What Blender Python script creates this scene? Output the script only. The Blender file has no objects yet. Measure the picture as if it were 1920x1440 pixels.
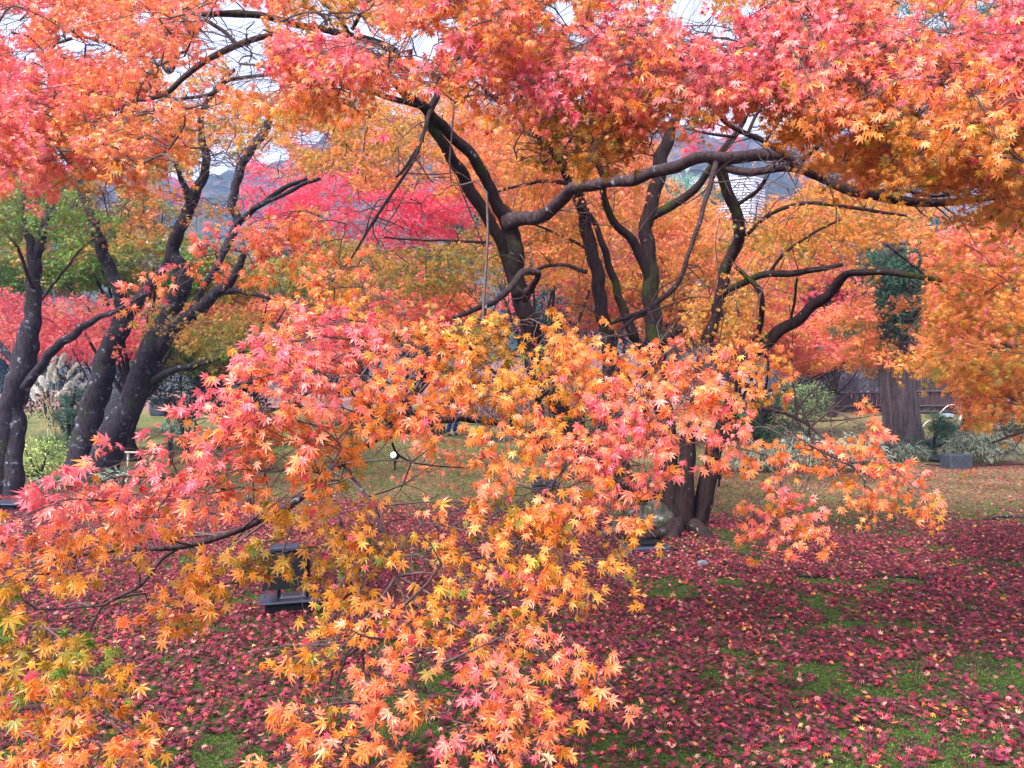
import bpy, math, random
import numpy as np
from mathutils import Vector

random.seed(7)
R = np.random.default_rng(11)
sc = bpy.context.scene
col = sc.collection

# ------------------------------------------------------------------ camera, sky, sun, exposure
F, CX, CY, EYE = 1423.0, 960.0, 720.0, 1.6        # focal length and centre in photo pixels (1920 wide), eye height in metres
cam = bpy.data.objects.new('camera', bpy.data.cameras.new('camera'))
cam.data.sensor_width = 36.0
cam.data.lens = 36.0 * F / 1920.0
cam.data.clip_start = 0.05
cam.data.clip_end = 3000
cam.location = (0, 0, EYE)
cam.rotation_euler = (math.radians(90), 0, 0)
col.objects.link(cam)
sc.camera = cam

SUN_EL, SUN_AZ = 55.0, -140.0                       # azimuth clockwise from +Y
world = bpy.data.worlds.new('World')
sc.world = world
world.use_nodes = True
wn = world.node_tree.nodes
wl = world.node_tree.links
bg = wn['Background']
sky = wn.new('ShaderNodeTexSky')
sky.sky_type = 'NISHITA'
sky.sun_disc = False
sky.sun_elevation = math.radians(SUN_EL)
sky.sun_rotation = math.radians(SUN_AZ)
sky.air_density = 1.0
sky.dust_density = 4.0
sky.ozone_density = 1.0
ov = wn.new('ShaderNodeHueSaturation')              # overcast: the cloud layer greys the blue of the sky
ov.inputs['Saturation'].default_value = 0.34
ov.inputs['Value'].default_value = 1.15
wl.new(sky.outputs[0], ov.inputs['Color'])
wl.new(ov.outputs[0], bg.inputs['Color'])
bg.inputs['Strength'].default_value = 0.15

sun = bpy.data.objects.new('sun', bpy.data.lights.new('sun', 'SUN'))
sun.data.energy = 2.0
sun.data.angle = math.radians(14)
sun.data.color = (1.0, 0.95, 0.88)
az, el = math.radians(SUN_AZ), math.radians(SUN_EL)
sdir = Vector((math.sin(az) * math.cos(el), math.cos(az) * math.cos(el), math.sin(el)))
sun.rotation_euler = sdir.to_track_quat('Z', 'Y').to_euler()
sun.location = (0, 0, 40)
col.objects.link(sun)

sc.view_settings.view_transform = 'Standard'
sc.view_settings.look = 'None'
sc.view_settings.exposure = 1.62
sc.view_settings.gamma = 1
HAZE = 0.0013
sc.cycles.max_bounces = 7
sc.cycles.diffuse_bounces = 4
sc.cycles.transmission_bounces = 4
sc.cycles.glossy_bounces = 2
sc.cycles.volume_bounces = 0

# ------------------------------------------------------------------ small helpers
def P(px, py, d):
    """the place that stands d metres in front of the camera in the direction of a photo pixel"""
    return np.array([d * (px - CX) / F, d, EYE - d * (py - CY) / F])

def sstep(a, b, x):
    t = np.clip((x - a) / (b - a), 0, 1)
    return t * t * (3 - 2 * t)

def vnoise(x, y, seed=0):
    """smooth value noise in the plane, 0..1"""
    x = np.asarray(x, float); y = np.asarray(y, float)
    xi = np.floor(x).astype(np.int64); yi = np.floor(y).astype(np.int64)
    fx = x - xi; fy = y - yi
    fx = fx * fx * (3 - 2 * fx); fy = fy * fy * (3 - 2 * fy)
    def h(a, b):
        n = (a * 374761393 + b * 668265263 + seed * 974711) & 0x7fffffff
        n = ((n ^ (n >> 13)) * 1274126177) & 0x7fffffff
        return ((n ^ (n >> 16)) & 0xffff) / 65535.0
    return (h(xi, yi) * (1 - fx) + h(xi + 1, yi) * fx) * (1 - fy) + (h(xi, yi + 1) * (1 - fx) + h(xi + 1, yi + 1) * fx) * fy

def gz(x, y):
    """height of the ground"""
    x = np.asarray(x, float); y = np.asarray(y, float)
    z = 0.05 * (vnoise(x * 0.6, y * 0.6, 3) - 0.5) * sstep(2, 6, y)
    z = z + 0.5 * np.exp(-(((x + 2.6) / 2.9) ** 2 + ((y - 16.5) / 2.6) ** 2))          # moss mound
    z = z + 0.5 * sstep(21, 31, y)
    z = z + 3.2 * np.exp(-(((x - 4.0) / 9.0) ** 2)) * sstep(30, 46, y)               # leaf-strewn bank
    z = z + 0.35 * np.exp(-(((x + 7.0) / 1.6) ** 2 + ((y - 18.5) / 1.5) ** 2))
    z = z + 0.12 * np.exp(-(((x - 1.85) / 0.7) ** 2 + ((y - 8.0) / 0.6) ** 2))         # root mound of the big maple
    return z

def G(px, py):
    d = F * EYE / (py - CY)
    for _ in range(6):
        x = d * (px - CX) / F
        d = F * (EYE - float(gz(x, d))) / (py - CY)
    x = d * (px - CX) / F
    return np.array([x, d, float(gz(x, d))])

def tagit(o, label=None, cat=None, group=None, kind=None):
    if label: o['label'] = label
    if cat: o['category'] = cat
    if group: o['group'] = group
    if kind: o['kind'] = kind
    return o

def thing(name, loc, label, cat, group=None):
    o = bpy.data.objects.new(name, None)
    o.empty_display_size = 0.2
    o.location = tuple(float(v) for v in loc)
    col.objects.link(o)
    return tagit(o, label, cat, group)

def wloc(o):
    v = np.zeros(3)
    while o is not None:
        v += np.array(o.location); o = o.parent
    return v

def mesh_np(name, V, faces, mats, parent=None, smooth=False, midx=None, colour=None, cname='leaf_colour'):
    """faces: list of (m,k) int arrays; the vertices are in world coordinates"""
    V = np.asarray(V, float)
    base = wloc(parent) if parent is not None else np.zeros(3)
    me = bpy.data.meshes.new(name)
    me.vertices.add(len(V))
    me.vertices.foreach_set('co', (V - base).astype(np.float32).ravel())
    loops = np.concatenate([f.ravel() for f in faces]).astype(np.int32)
    tot = np.concatenate([np.full(len(f), f.shape[1], np.int32) for f in faces])
    start = np.concatenate([[0], np.cumsum(tot)[:-1]]).astype(np.int32)
    me.loops.add(len(loops))
    me.loops.foreach_set('vertex_index', loops)
    me.polygons.add(len(tot))
    me.polygons.foreach_set('loop_start', start)
    me.polygons.foreach_set('loop_total', tot)
    for m in mats: me.materials.append(m)
    if midx is not None: me.polygons.foreach_set('material_index', midx.astype(np.int32))
    me.polygons.foreach_set('use_smooth', np.full(len(tot), smooth))
    if colour is not None:
        at = me.attributes.new(cname, 'FLOAT_COLOR', 'POINT')
        c4 = np.ones((len(V), 4), np.float32); c4[:, :3] = colour
        at.data.foreach_set('color', c4.ravel())
    me.update()
    me.validate()
    o = bpy.data.objects.new(name, me)
    col.objects.link(o)
    if parent is not None: o.parent = parent
    return o

# ------------------------------------------------------------------ materials
class NT:
    def __init__(s, name):
        s.m = bpy.data.materials.new(name); s.m.use_nodes = True
        s.n = s.m.node_tree.nodes; s.l = s.m.node_tree.links
        s.b = s.n['Principled BSDF']; s.out = s.n['Material Output']
    def add(s, t, **kw):
        x = s.n.new(t)
        for k, v in kw.items(): setattr(x, k, v)
        return x
    def link(s, a, b): s.l.new(a, b)
    def noise(s, scale, detail=4, vec=None, rough=0.6, dist=0.0):
        x = s.add('ShaderNodeTexNoise'); x.inputs['Scale'].default_value = scale
        x.inputs['Detail'].default_value = detail; x.inputs['Roughness'].default_value = rough
        x.inputs['Distortion'].default_value = dist
        if vec is not None: s.link(vec, x.inputs['Vector'])
        return x.outputs['Fac']
    def ramp(s, fac, stops):
        x = s.add('ShaderNodeValToRGB'); e = x.color_ramp.elements
        while len(e) < len(stops): e.new(0.5)
        for i, (p, c) in enumerate(stops):
            e[i].position = p; e[i].color = (*c, 1) if len(c) == 3 else c
        s.link(fac, x.inputs['Fac'])
        return x.outputs['Color']
    def mix(s, fac, a, b):
        x = s.add('ShaderNodeMix', data_type='RGBA')
        for k, v in ((0, fac), (6, a), (7, b)):
            if isinstance(v, (int, float)): x.inputs[k].default_value = v
            elif isinstance(v, tuple): x.inputs[k].default_value = (*v, 1)
            else: s.link(v, x.inputs[k])
        return x.outputs[2]
    def math(s, op, a, b=None):
        x = s.add('ShaderNodeMath', operation=op)
        for k, v in ((0, a), (1, b)):
            if v is None: continue
            if isinstance(v, (int, float)): x.inputs[k].default_value = v
            else: s.link(v, x.inputs[k])
        return x.outputs[0]
    def pos(s, scale=(1, 1, 1)):
        g = s.add('ShaderNodeNewGeometry'); mp = s.add('ShaderNodeMapping')
        mp.inputs['Scale'].default_value = scale
        s.link(g.outputs['Position'], mp.inputs['Vector'])
        return mp.outputs['Vector']
    def bump(s, h, strength=0.5, dist=0.02):
        x = s.add('ShaderNodeBump'); x.inputs['Strength'].default_value = strength
        x.inputs['Distance'].default_value = dist
        s.link(h, x.inputs['Height']); s.link(x.outputs[0], s.b.inputs['Normal'])

def plain(name, c, rough=0.6, metal=0.0, var=0.25, scale=20, spec=0.4, bump=0.0):
    t = NT(name)
    f = t.noise(scale, 4, t.pos())
    t.link(t.ramp(f, [(0.3, tuple(v * (1 - var) for v in c)), (0.7, tuple(min(1, v * (1 + var)) for v in c))]), t.b.inputs['Base Color'])
    t.b.inputs['Roughness'].default_value = rough
    t.b.inputs['Metallic'].default_value = metal
    t.b.inputs['Specular IOR Level'].default_value = spec
    if bump: t.bump(f, bump, 0.02)
    return t.m

def leaf_material(name, transl=0.4, rough=0.42, spec=0.45):
    t = NT(name)
    a = t.add('ShaderNodeAttribute', attribute_name='leaf_colour')
    t.link(a.outputs['Color'], t.b.inputs['Base Color'])
    t.b.inputs['Roughness'].default_value = rough
    t.b.inputs['Specular IOR Level'].default_value = spec
    tr = t.add('ShaderNodeBsdfTranslucent')
    t.link(a.outputs['Color'], tr.inputs['Color'])
    mx = t.add('ShaderNodeMixShader'); mx.inputs[0].default_value = transl
    t.link(t.b.outputs[0], mx.inputs[1]); t.link(tr.outputs[0], mx.inputs[2])
    t.link(mx.outputs[0], t.out.inputs['Surface'])
    return t.m

def bark_material(name, dark, light, lichen=0.5, moss=0.5, lich_col=(0.36, 0.38, 0.42)):
    t = NT(name)
    v = t.pos((1, 1, 0.35))
    f1 = t.noise(26, 5, v, 0.65)
    f2 = t.noise(90, 4, v, 0.6)
    f = t.math('ADD', t.math('MULTIPLY', f1, 0.65), t.math('MULTIPLY', f2, 0.35))
    c = t.ramp(f, [(0.32, dark), (0.68, light)])
    lf = t.noise(9, 6, t.pos(), 0.72)
    lm = t.ramp(lf, [(0.66 - 0.14 * lichen, (0, 0, 0)), (0.74 - 0.14 * lichen, (0.85, 0.85, 0.85))])
    c = t.mix(lm, c, lich_col)
    mf = t.noise(2.3, 5, t.pos(), 0.6)
    mm = t.ramp(mf, [(0.66 - 0.2 * moss, (0, 0, 0)), (0.76 - 0.2 * moss, (0.9, 0.9, 0.9))])
    mc = t.ramp(f2, [(0.3, (0.008, 0.014, 0.003)), (0.7, (0.045, 0.062, 0.011))])
    c = t.mix(mm, c, mc)
    t.link(c, t.b.inputs['Base Color'])
    t.b.inputs['Roughness'].default_value = 0.8
    t.b.inputs['Specular IOR Level'].default_value = 0.12
    t.bump(f, 0.9, 0.02)
    return t.m

M_leaf = leaf_material('maple_leaf', 0.42, 0.36, 0.75)
M_far = leaf_material('far_leaf', 0.35, 0.6, 0.25)
M_needle = leaf_material('needle', 0.2, 0.6, 0.3)
M_litter = leaf_material('fallen_leaf', 0.1, 0.6, 0.3)
M_bark = bark_material('maple_bark', (0.006, 0.004, 0.0045), (0.045, 0.027, 0.028), 0.2, 0.55)
M_limb = bark_material('limb_bark', (0.012, 0.007, 0.009), (0.085, 0.056, 0.064), 0.4, 0.15)
M_grey = bark_material('grey_bark', (0.006, 0.0045, 0.007), (0.055, 0.044, 0.060), 0.55, 0.35, (0.24, 0.27, 0.34))
M_twig = plain('twig', (0.075, 0.045, 0.045), 0.7, var=0.5, scale=60)
M_cedar = None

# ------------------------------------------------------------------ leaves
RAMP_T = np.array([0.0, 0.15, 0.30, 0.45, 0.60, 0.72, 0.85, 1.0, 1.2, 1.5])
RAMP_C = np.array([[0.095, 0.22, 0.02], [0.21, 0.25, 0.025], [0.43, 0.27, 0.03], [0.73, 0.315, 0.035], [0.82, 0.25, 0.055],
                   [0.86, 0.235, 0.135], [0.83, 0.17, 0.225], [0.52, 0.035, 0.08], [0.86, 0.045, 0.07], [0.86, 0.06, 0.16]])
def ramp_rgb(t):
    t = np.clip(t, 0, 1.5)
    return np.stack([np.interp(t, RAMP_T, RAMP_C[:, i]) for i in range(3)], -1)

def leaf_template(lod):
    if lod == 2:
        ang = [-100, -50, 0, 50, 100]; ln = [0.6, 0.9, 1.0, 0.9, 0.6]
    else:
        ang = [-122, -80, -39, 0, 39, 80, 122]; ln = [0.42, 0.75, 0.95, 1.0, 0.95, 0.75, 0.42]
    V = [(0, 0, 0.0)]; r = [0.0]
    def pt(a, q, z): 
        a = math.radians(a); return (math.sin(a) * q, math.cos(a) * q, z)
    n = len(ang); va = []
    for i in range(n + 1):
        if i == 0: a, q = ang[0] - 26, 0.16
        elif i == n: a, q = ang[-1] + 26, 0.16
        else: a, q = (ang[i - 1] + ang[i]) / 2, 0.30
        va.append(len(V)); V.append(pt(a, q, 0.035)); r.append(0.3)
    Fc = []
    for i in range(n):
        L = ln[i]
        if lod == 0:
            ml = len(V); V.append(pt(ang[i] - 13.5 / (0.55 + 0.45 * L), L * 0.5, 0.02 - 0.05 * L)); r.append(0.5)
            tip = len(V); V.append(pt(ang[i], L, -0.26 * L)); r.append(1.0)
            mr = len(V); V.append(pt(ang[i] + 13.5 / (0.55 + 0.45 * L), L * 0.5, 0.02 - 0.05 * L)); r.append(0.5)
            md = len(V); V.append(pt(ang[i], L * 0.52, -0.035 - 0.05 * L)); r.append(0.35)
            Fc += [(0, va[i], ml, md), (ml, tip, md, md), (md, tip, mr, mr), (0, md, mr, va[i + 1])]
        else:
            tip = len(V); V.append(pt(ang[i], L, -0.22 * L)); r.append(1.0)
            Fc.append((0, va[i], tip, va[i + 1]))
    quads = [f for f in Fc if f[2] != f[3]]; tris = [f[:3] for f in Fc if f[2] == f[3]]
    fs = [np.array(quads)] + ([np.array(tris)] if tris else [])
    return np.array(V), np.array(r), fs
TPL = [leaf_template(i) for i in range(3)]

def unit(v):
    return v / np.maximum(np.linalg.norm(v, axis=-1, keepdims=True), 1e-9)

def leaves_geo(pos, tip, nrm, s, t, lod, val=0.16, rgb=None):
    """one palmate leaf per row: V, faces, colours"""
    Tv, Tr, Tf = TPL[lod]
    n = len(pos)
    T = unit(tip); N = unit(nrm - (nrm * T).sum(1, keepdims=True) * T); B = np.cross(T, N)
    kx = R.uniform(0.75, 1.08, n); kz = np.clip(R.lognormal(0.0, 0.75, n), 0.1, 4.5); sk = R.normal(0, 0.12, n)
    x = Tv[None, :, 0] * kx[:, None] + sk[:, None] * Tv[None, :, 1] * Tv[None, :, 1]
    y = Tv[None, :, 1] * R.uniform(0.9, 1.08, n)[:, None]
    z = Tv[None, :, 2] * kz[:, None] + R.normal(0, 0.10, n)[:, None] * np.abs(x) 
    V = pos[:, None, :] + s[:, None, None] * (x[..., None] * B[:, None, :] + y[..., None] * T[:, None, :] + z[..., None] * N[:, None, :])
    if rgb is None:
        tt = t[:, None] + (Tr[None, :] - 0.4) * R.uniform(-0.02, 0.16, n)[:, None]
        C = ramp_rgb(tt) * np.exp(R.normal(0, val, n))[:, None, None]
    else:
        C = np.repeat(rgb[:, None, :], Tv.shape[0], 1) * np.exp(R.normal(0, val, n))[:, None, None]
    m = Tv.shape[0]
    off = (np.arange(n) * m)[:, None, None]
    return V.reshape(-1, 3), [(f[None] + off).reshape(-1, f.shape[1]) for f in Tf], np.clip(C.reshape(-1, 3), 0, 0.95)

# ------------------------------------------------------------------ tubes: trunks, limbs, twigs
def catmull(Pts, sub):
    Pts = np.asarray(Pts, float)
    if len(Pts) < 3 or sub <= 1:
        if sub <= 1: return Pts
    A = np.vstack([2 * Pts[0] - Pts[1], Pts, 2 * Pts[-1] - Pts[-2]])
    out = []
    for i in range(len(Pts) - 1):
        p0, p1, p2, p3 = A[i:i + 4]
        for k in range(sub):
            t = k / sub
            out.append(0.5 * ((2 * p1) + (-p0 + p2) * t + (2 * p0 - 5 * p1 + 4 * p2 - p3) * t * t + (-p0 + 3 * p1 - 3 * p2 + p3) * t ** 3))
    out.append(Pts[-1])
    return np.array(out)

def tube_geo(C, rad, sides, lump=0.0, cap=True):
    """C (n,3) centre line, rad (n,): V, quads"""
    C = np.asarray(C, float); n = len(C)
    tan = np.gradient(C, axis=0); tan = unit(tan)
    ref = np.array([0.31, 0.95, 0.07]) if abs(tan[0] @ np.array([0.31, 0.95, 0.07])) < 0.8 else np.array([1.0, 0, 0])
    U = np.zeros_like(C)
    u = ref
    for i in range(n):
        u = u - (u @ tan[i]) * tan[i]; u = u / max(np.linalg.norm(u), 1e-9); U[i] = u
    W = np.cross(tan, U)
    a = np.linspace(0, 2 * np.pi, sides, endpoint=False)
    r = np.asarray(rad, float)[:, None] * np.ones(sides)[None]
    if lump:
        ph = R.uniform(0, 6.28, 6); arc = np.concatenate([[0], np.cumsum(np.linalg.norm(np.diff(C, axis=0), axis=1))])[:, None]
        rr = np.asarray(rad)[:, None]
        k = 1.0 / np.maximum(rr, 0.02)
        r = r * (1 + lump * (0.45 * np.sin(2 * a[None] + ph[0] + arc * 2.1) + 0.35 * np.sin(3 * a[None] + ph[1] - arc * 3.3)
             + 0.4 * np.sin(arc * 9 + ph[2]) * np.sin(a[None] + ph[3]) + 0.25 * np.sin(5 * a[None] + arc * 5 + ph[4]) + 0.22 * np.sin(arc * 23 + ph[5])))
        r = r + np.asarray(rad)[:, None] * lump * R.normal(0, 0.22, r.shape)
    V = C[:, None, :] + r[..., None] * (np.cos(a)[None, :, None] * U[:, None, :] + np.sin(a)[None, :, None] * W[:, None, :])
    i = np.arange(n - 1)[:, None] * sides; j = np.arange(sides)[None]; j2 = (j + 1) % sides
    q = np.stack([i + j, i + j2, i + sides + j2, i + sides + j], -1).reshape(-1, 4)
    V = V.reshape(-1, 3)
    if cap:
        V = np.vstack([V, C[0], C[-1]])
        k0, k1 = n * sides, n * sides + 1
        js = np.arange(sides); js2 = (js + 1) % sides
        q = np.vstack([q, np.stack([js2, js, np.full(sides, k0), np.full(sides, k0)], -1), np.stack([js + (n - 1) * sides, js2 + (n - 1) * sides, np.full(sides, k1), np.full(sides, k1)], -1)])
    return V, q

class Geo:
    """gathers pieces of ONE mesh; material index per piece"""
    def __init__(s): s.V = []; s.F = {}; s.M = {}; s.C = []; s.n = 0
    def add(s, V, faces, mi=0, colour=None):
        V = np.asarray(V, float)
        for f in faces:
            f = np.asarray(f)
            if f.shape[1] == 4:
                tri = f[:, 2] == f[:, 3]
                parts = [(f[~tri]), (f[tri][:, :3])]
            else: parts = [f]
            for p in parts:
                if len(p):
                    s.F.setdefault(p.shape[1], []).append(p + s.n)
                    s.M.setdefault(p.shape[1], []).append(np.full(len(p), mi))
        s.V.append(V); s.n += len(V)
        s.C.append(np.ones((len(V), 3)) * 0.5 if colour is None else colour)
        return s
    def tube(s, C, rad, sides=5, mi=0, lump=0.0, cap=True):
        V, q = tube_geo(C, rad, sides, lump, cap); return s.add(V, [q], mi)
    def box(s, c, size, mi=0, rot=0.0, tilt=0.0, taper=1.0, bev=0.0):
        """a chamfered box: c = centre of the bottom face"""
        sx, sy, sz = size[0] / 2, size[1] / 2, size[2]
        b = bev or min(size) * 0.08
        rings = [(sx - b, sy - b, 0), (sx, sy, b), (sx * taper, sy * taper, sz - b), ((sx - b) * taper, (sy - b) * taper, sz)]
        V = []
        for (x, y, z) in rings:
            k = b if z in (b, sz - b) else 0
            V += [(-x, -y + b, z), (-x + b, -y, z), (x - b, -y, z), (x, -y + b, z), (x, y - b, z), (x - b, y, z), (-x + b, y, z), (-x, y - b, z)]
        V = np.array(V, float)
        q = []
        for i in range(3):
            for j in range(8): q.append((i * 8 + j, i * 8 + (j + 1) % 8, i * 8 + 8 + (j + 1) % 8, i * 8 + 8 + j))
        ct, st = math.cos(tilt), math.sin(tilt)
        V = V @ np.array([[1, 0, 0], [0, ct, st], [0, -st, ct]])
        cr, sr = math.cos(rot), math.sin(rot)
        V = V @ np.array([[cr, sr, 0], [-sr, cr, 0], [0, 0, 1]])
        bot = np.arange(7, -1, -1)[None]; top = (np.arange(8) + 24)[None]
        s.add(V + np.asarray(c, float), [np.array(q), bot, top], mi)
        return s
    def blob(s, c, size, mi=0, rough=0.2, seg=14, seed=0, squash=1.0):
        """an irregular stone-like lump, c = centre"""
        rg = np.random.default_rng(seed)
        a = np.linspace(0, 2 * np.pi, seg, endpoint=False); b = np.linspace(-np.pi / 2, np.pi / 2, seg // 2 + 2)[1:-1]
        D = np.array([(math.cos(q) * math.cos(p), math.cos(q) * math.sin(p), math.sin(q)) for q in b for p in a] + [(0, 0, -1), (0, 0, 1)])
        k = np.ones(len(D))
        for fr in (1.3, 2.4, 4.1, 7.0):
            w = rg.normal(0, fr, (3, 3)); ph = rg.uniform(0, 6.28, 3)
            k += rough / fr ** 0.8 * np.sin(D @ w + ph).sum(1) * 0.5
        D2 = np.sign(D) * np.abs(D) ** squash
        V = D2 * k[:, None] * np.asarray(size, float) + np.asarray(c, float)
        nb = len(b); q = []
        for i in range(nb - 1):
            for j in range(seg): q.append((i * seg + j, i * seg + (j + 1) % seg, (i + 1) * seg + (j + 1) % seg, (i + 1) * seg + j))
        lo, hi = nb * seg, nb * seg + 1
        tr = [((j + 1) % seg, j, lo) for j in range(seg)] + [((nb - 1) * seg + j, (nb - 1) * seg + (j + 1) % seg, hi) for j in range(seg)]
        return s.add(V, [np.array(q), np.array(tr)], mi)
    def build(s, name, mats, parent=None, smooth=False):
        V = np.vstack(s.V); C = np.vstack(s.C)
        ks = sorted(s.F)
        faces = [np.vstack(s.F[k]) for k in ks]
        mi = np.concatenate([np.concatenate(s.M[k]) for k in ks])
        return mesh_np(name, V, faces, mats, parent, smooth, mi, C)

SKEL = []          # limb points (world) that sprays may grow from: (tree key, xyz)
def trace(pts, sub=6, wf=1.0, wob=.28):
    """pts: (px, py, depth, thickness in photo px)"""
    C = np.array([P(a, b, d) for a, b, d, w in pts]); r = np.array([w * d / F / 2 for a, b, d, w in pts])
    CC = catmull(C, sub); rr = np.interp(np.linspace(0, len(r) - 1, len(CC)), np.arange(len(r)), r) * wf
    # small crooks along the way, none at the ends
    arc = np.concatenate([[0], np.cumsum(np.linalg.norm(np.diff(CC, axis=0), axis=1))]); ph = R.uniform(0, 6.28, 6)
    w = np.sin(np.pi * np.clip(arc / arc[-1], 0, 1)) ** .5 * np.minimum(rr, .06) * wob
    CC = CC + np.stack([w * (np.sin(arc * 7 + ph[0]) + .7 * np.sin(arc * 17 + ph[1])), 0 * w, w * (np.sin(arc * 6 + ph[2]) + .7 * np.sin(arc * 15 + ph[3]))], -1)
    return CC, rr

def fine_twigs(g, CC, rr, per_m=7):
    """bare twigs along a limb"""
    seg = np.linalg.norm(np.diff(CC, axis=0), axis=1); n = int(seg.sum() * per_m)
    for i in R.integers(1, len(CC) - 1, n):
        t = unit(CC[i + 1] - CC[i - 1]); q = unit(unit(np.cross(t, R.normal(0, 1, 3))) * .8 + t * R.uniform(.1, .9) + np.array([0, 0, .35]))
        L = R.uniform(.10, .45); a = CC[i] + q * rr[i] * .6; b = a + q * L * .5 + R.normal(0, .03, 3); c = b + (q + R.normal(0, .35, 3)) * L * .5
        g.tube(catmull([a, b, c], 2), np.array([.0045, .0038, .003, .002, .0012]) * (1 + L), 4, 1, cap=False)
        if R.random() < .6:
            e = b + (q + R.normal(0, .6, 3)) * L * .35; g.tube(np.array([b, (b + e) / 2 + R.normal(0, .01, 3), e]), np.array([.0028, .002, .001]), 3, 1, cap=False)

def limb_mesh(name, mat, parent, traces, key, sides=12, lump=0.10, sub=6, clear=True):
    """a trunk is one mesh; every traced limb is a mesh of its own"""
    g = Geo(); out = None
    for pts in traces:
        CC, rr = trace(pts, sub, .8 if key in ('big', 'slim') else 1.0)
        g.tube(CC, rr, sides if rr.max() > 0.03 else 8, 0, lump)
        for c in CC[::3]: SKEL.append((key, c))
        if clear: CLEAR.append((CC, rr))
        if name != 'trunk':
            if rr.mean() < .05 and CC[:, 1].min() < 14: fine_twigs(g, CC, rr)
            out = g.build(name, [mat, M_twig], parent, True); g = Geo()
    return g.build(name, [mat], parent, True) if name == 'trunk' else out

# ------------------------------------------------------------------ sprays
CLEAR = []         # stems and limbs that stand free: few leaves grow between them and the path
HOLES = []         # windows left open in the nearer crowns: (px, py, radius x, radius y, only leaves nearer than this)
def in_hole(Q, soft=0.25):
    d = np.maximum(Q[:, 1], 0.1); px = CX + F * Q[:, 0] / d; py = CY - F * (Q[:, 2] - EYE) / d
    bad = np.zeros(len(Q), bool)
    for hx, hy, rx, ry, far in HOLES:
        e = ((px - hx) / rx) ** 2 + ((py - hy) / ry) ** 2
        bad |= (e < 1 + R.normal(0, soft, len(Q))) & (d < far)
    if CLR[0] is None and CLEAR:
        L = []
        for CC, rr in CLEAR:
            dd_ = CC[:, 1]; L.append(np.stack([CX + F * CC[:, 0] / dd_, CY - F * (CC[:, 2] - EYE) / dd_, dd_, F * rr / dd_], -1))
        CLR[0] = np.vstack(L)
    if CLR[0] is not None:
        c = CLR[0]; c = c[(c[:, 0] > px.min() - 60) & (c[:, 0] < px.max() + 60) & (c[:, 1] > py.min() - 60) & (c[:, 1] < py.max() + 60)]
        if len(c):
            # a leaf cluster is about 1.4 leaf lengths wide: it keeps that far from the limb
            mar = 0.042 * F / d
            D = np.hypot(px[:, None] - c[None, :, 0], py[:, None] - c[None, :, 1]) - c[None, :, 3] * .8 - (mar * R.uniform(.2, 1.1, len(Q)))[:, None]
            hit = ((D < 0) & (d[:, None] < c[None, :, 2] - .02)).any(1)
            bad |= hit & (R.random(len(Q)) < KEEP_CLEAR) & (py < 640)
    return bad
CLR = [None]; KEEP_CLEAR = .86

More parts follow.
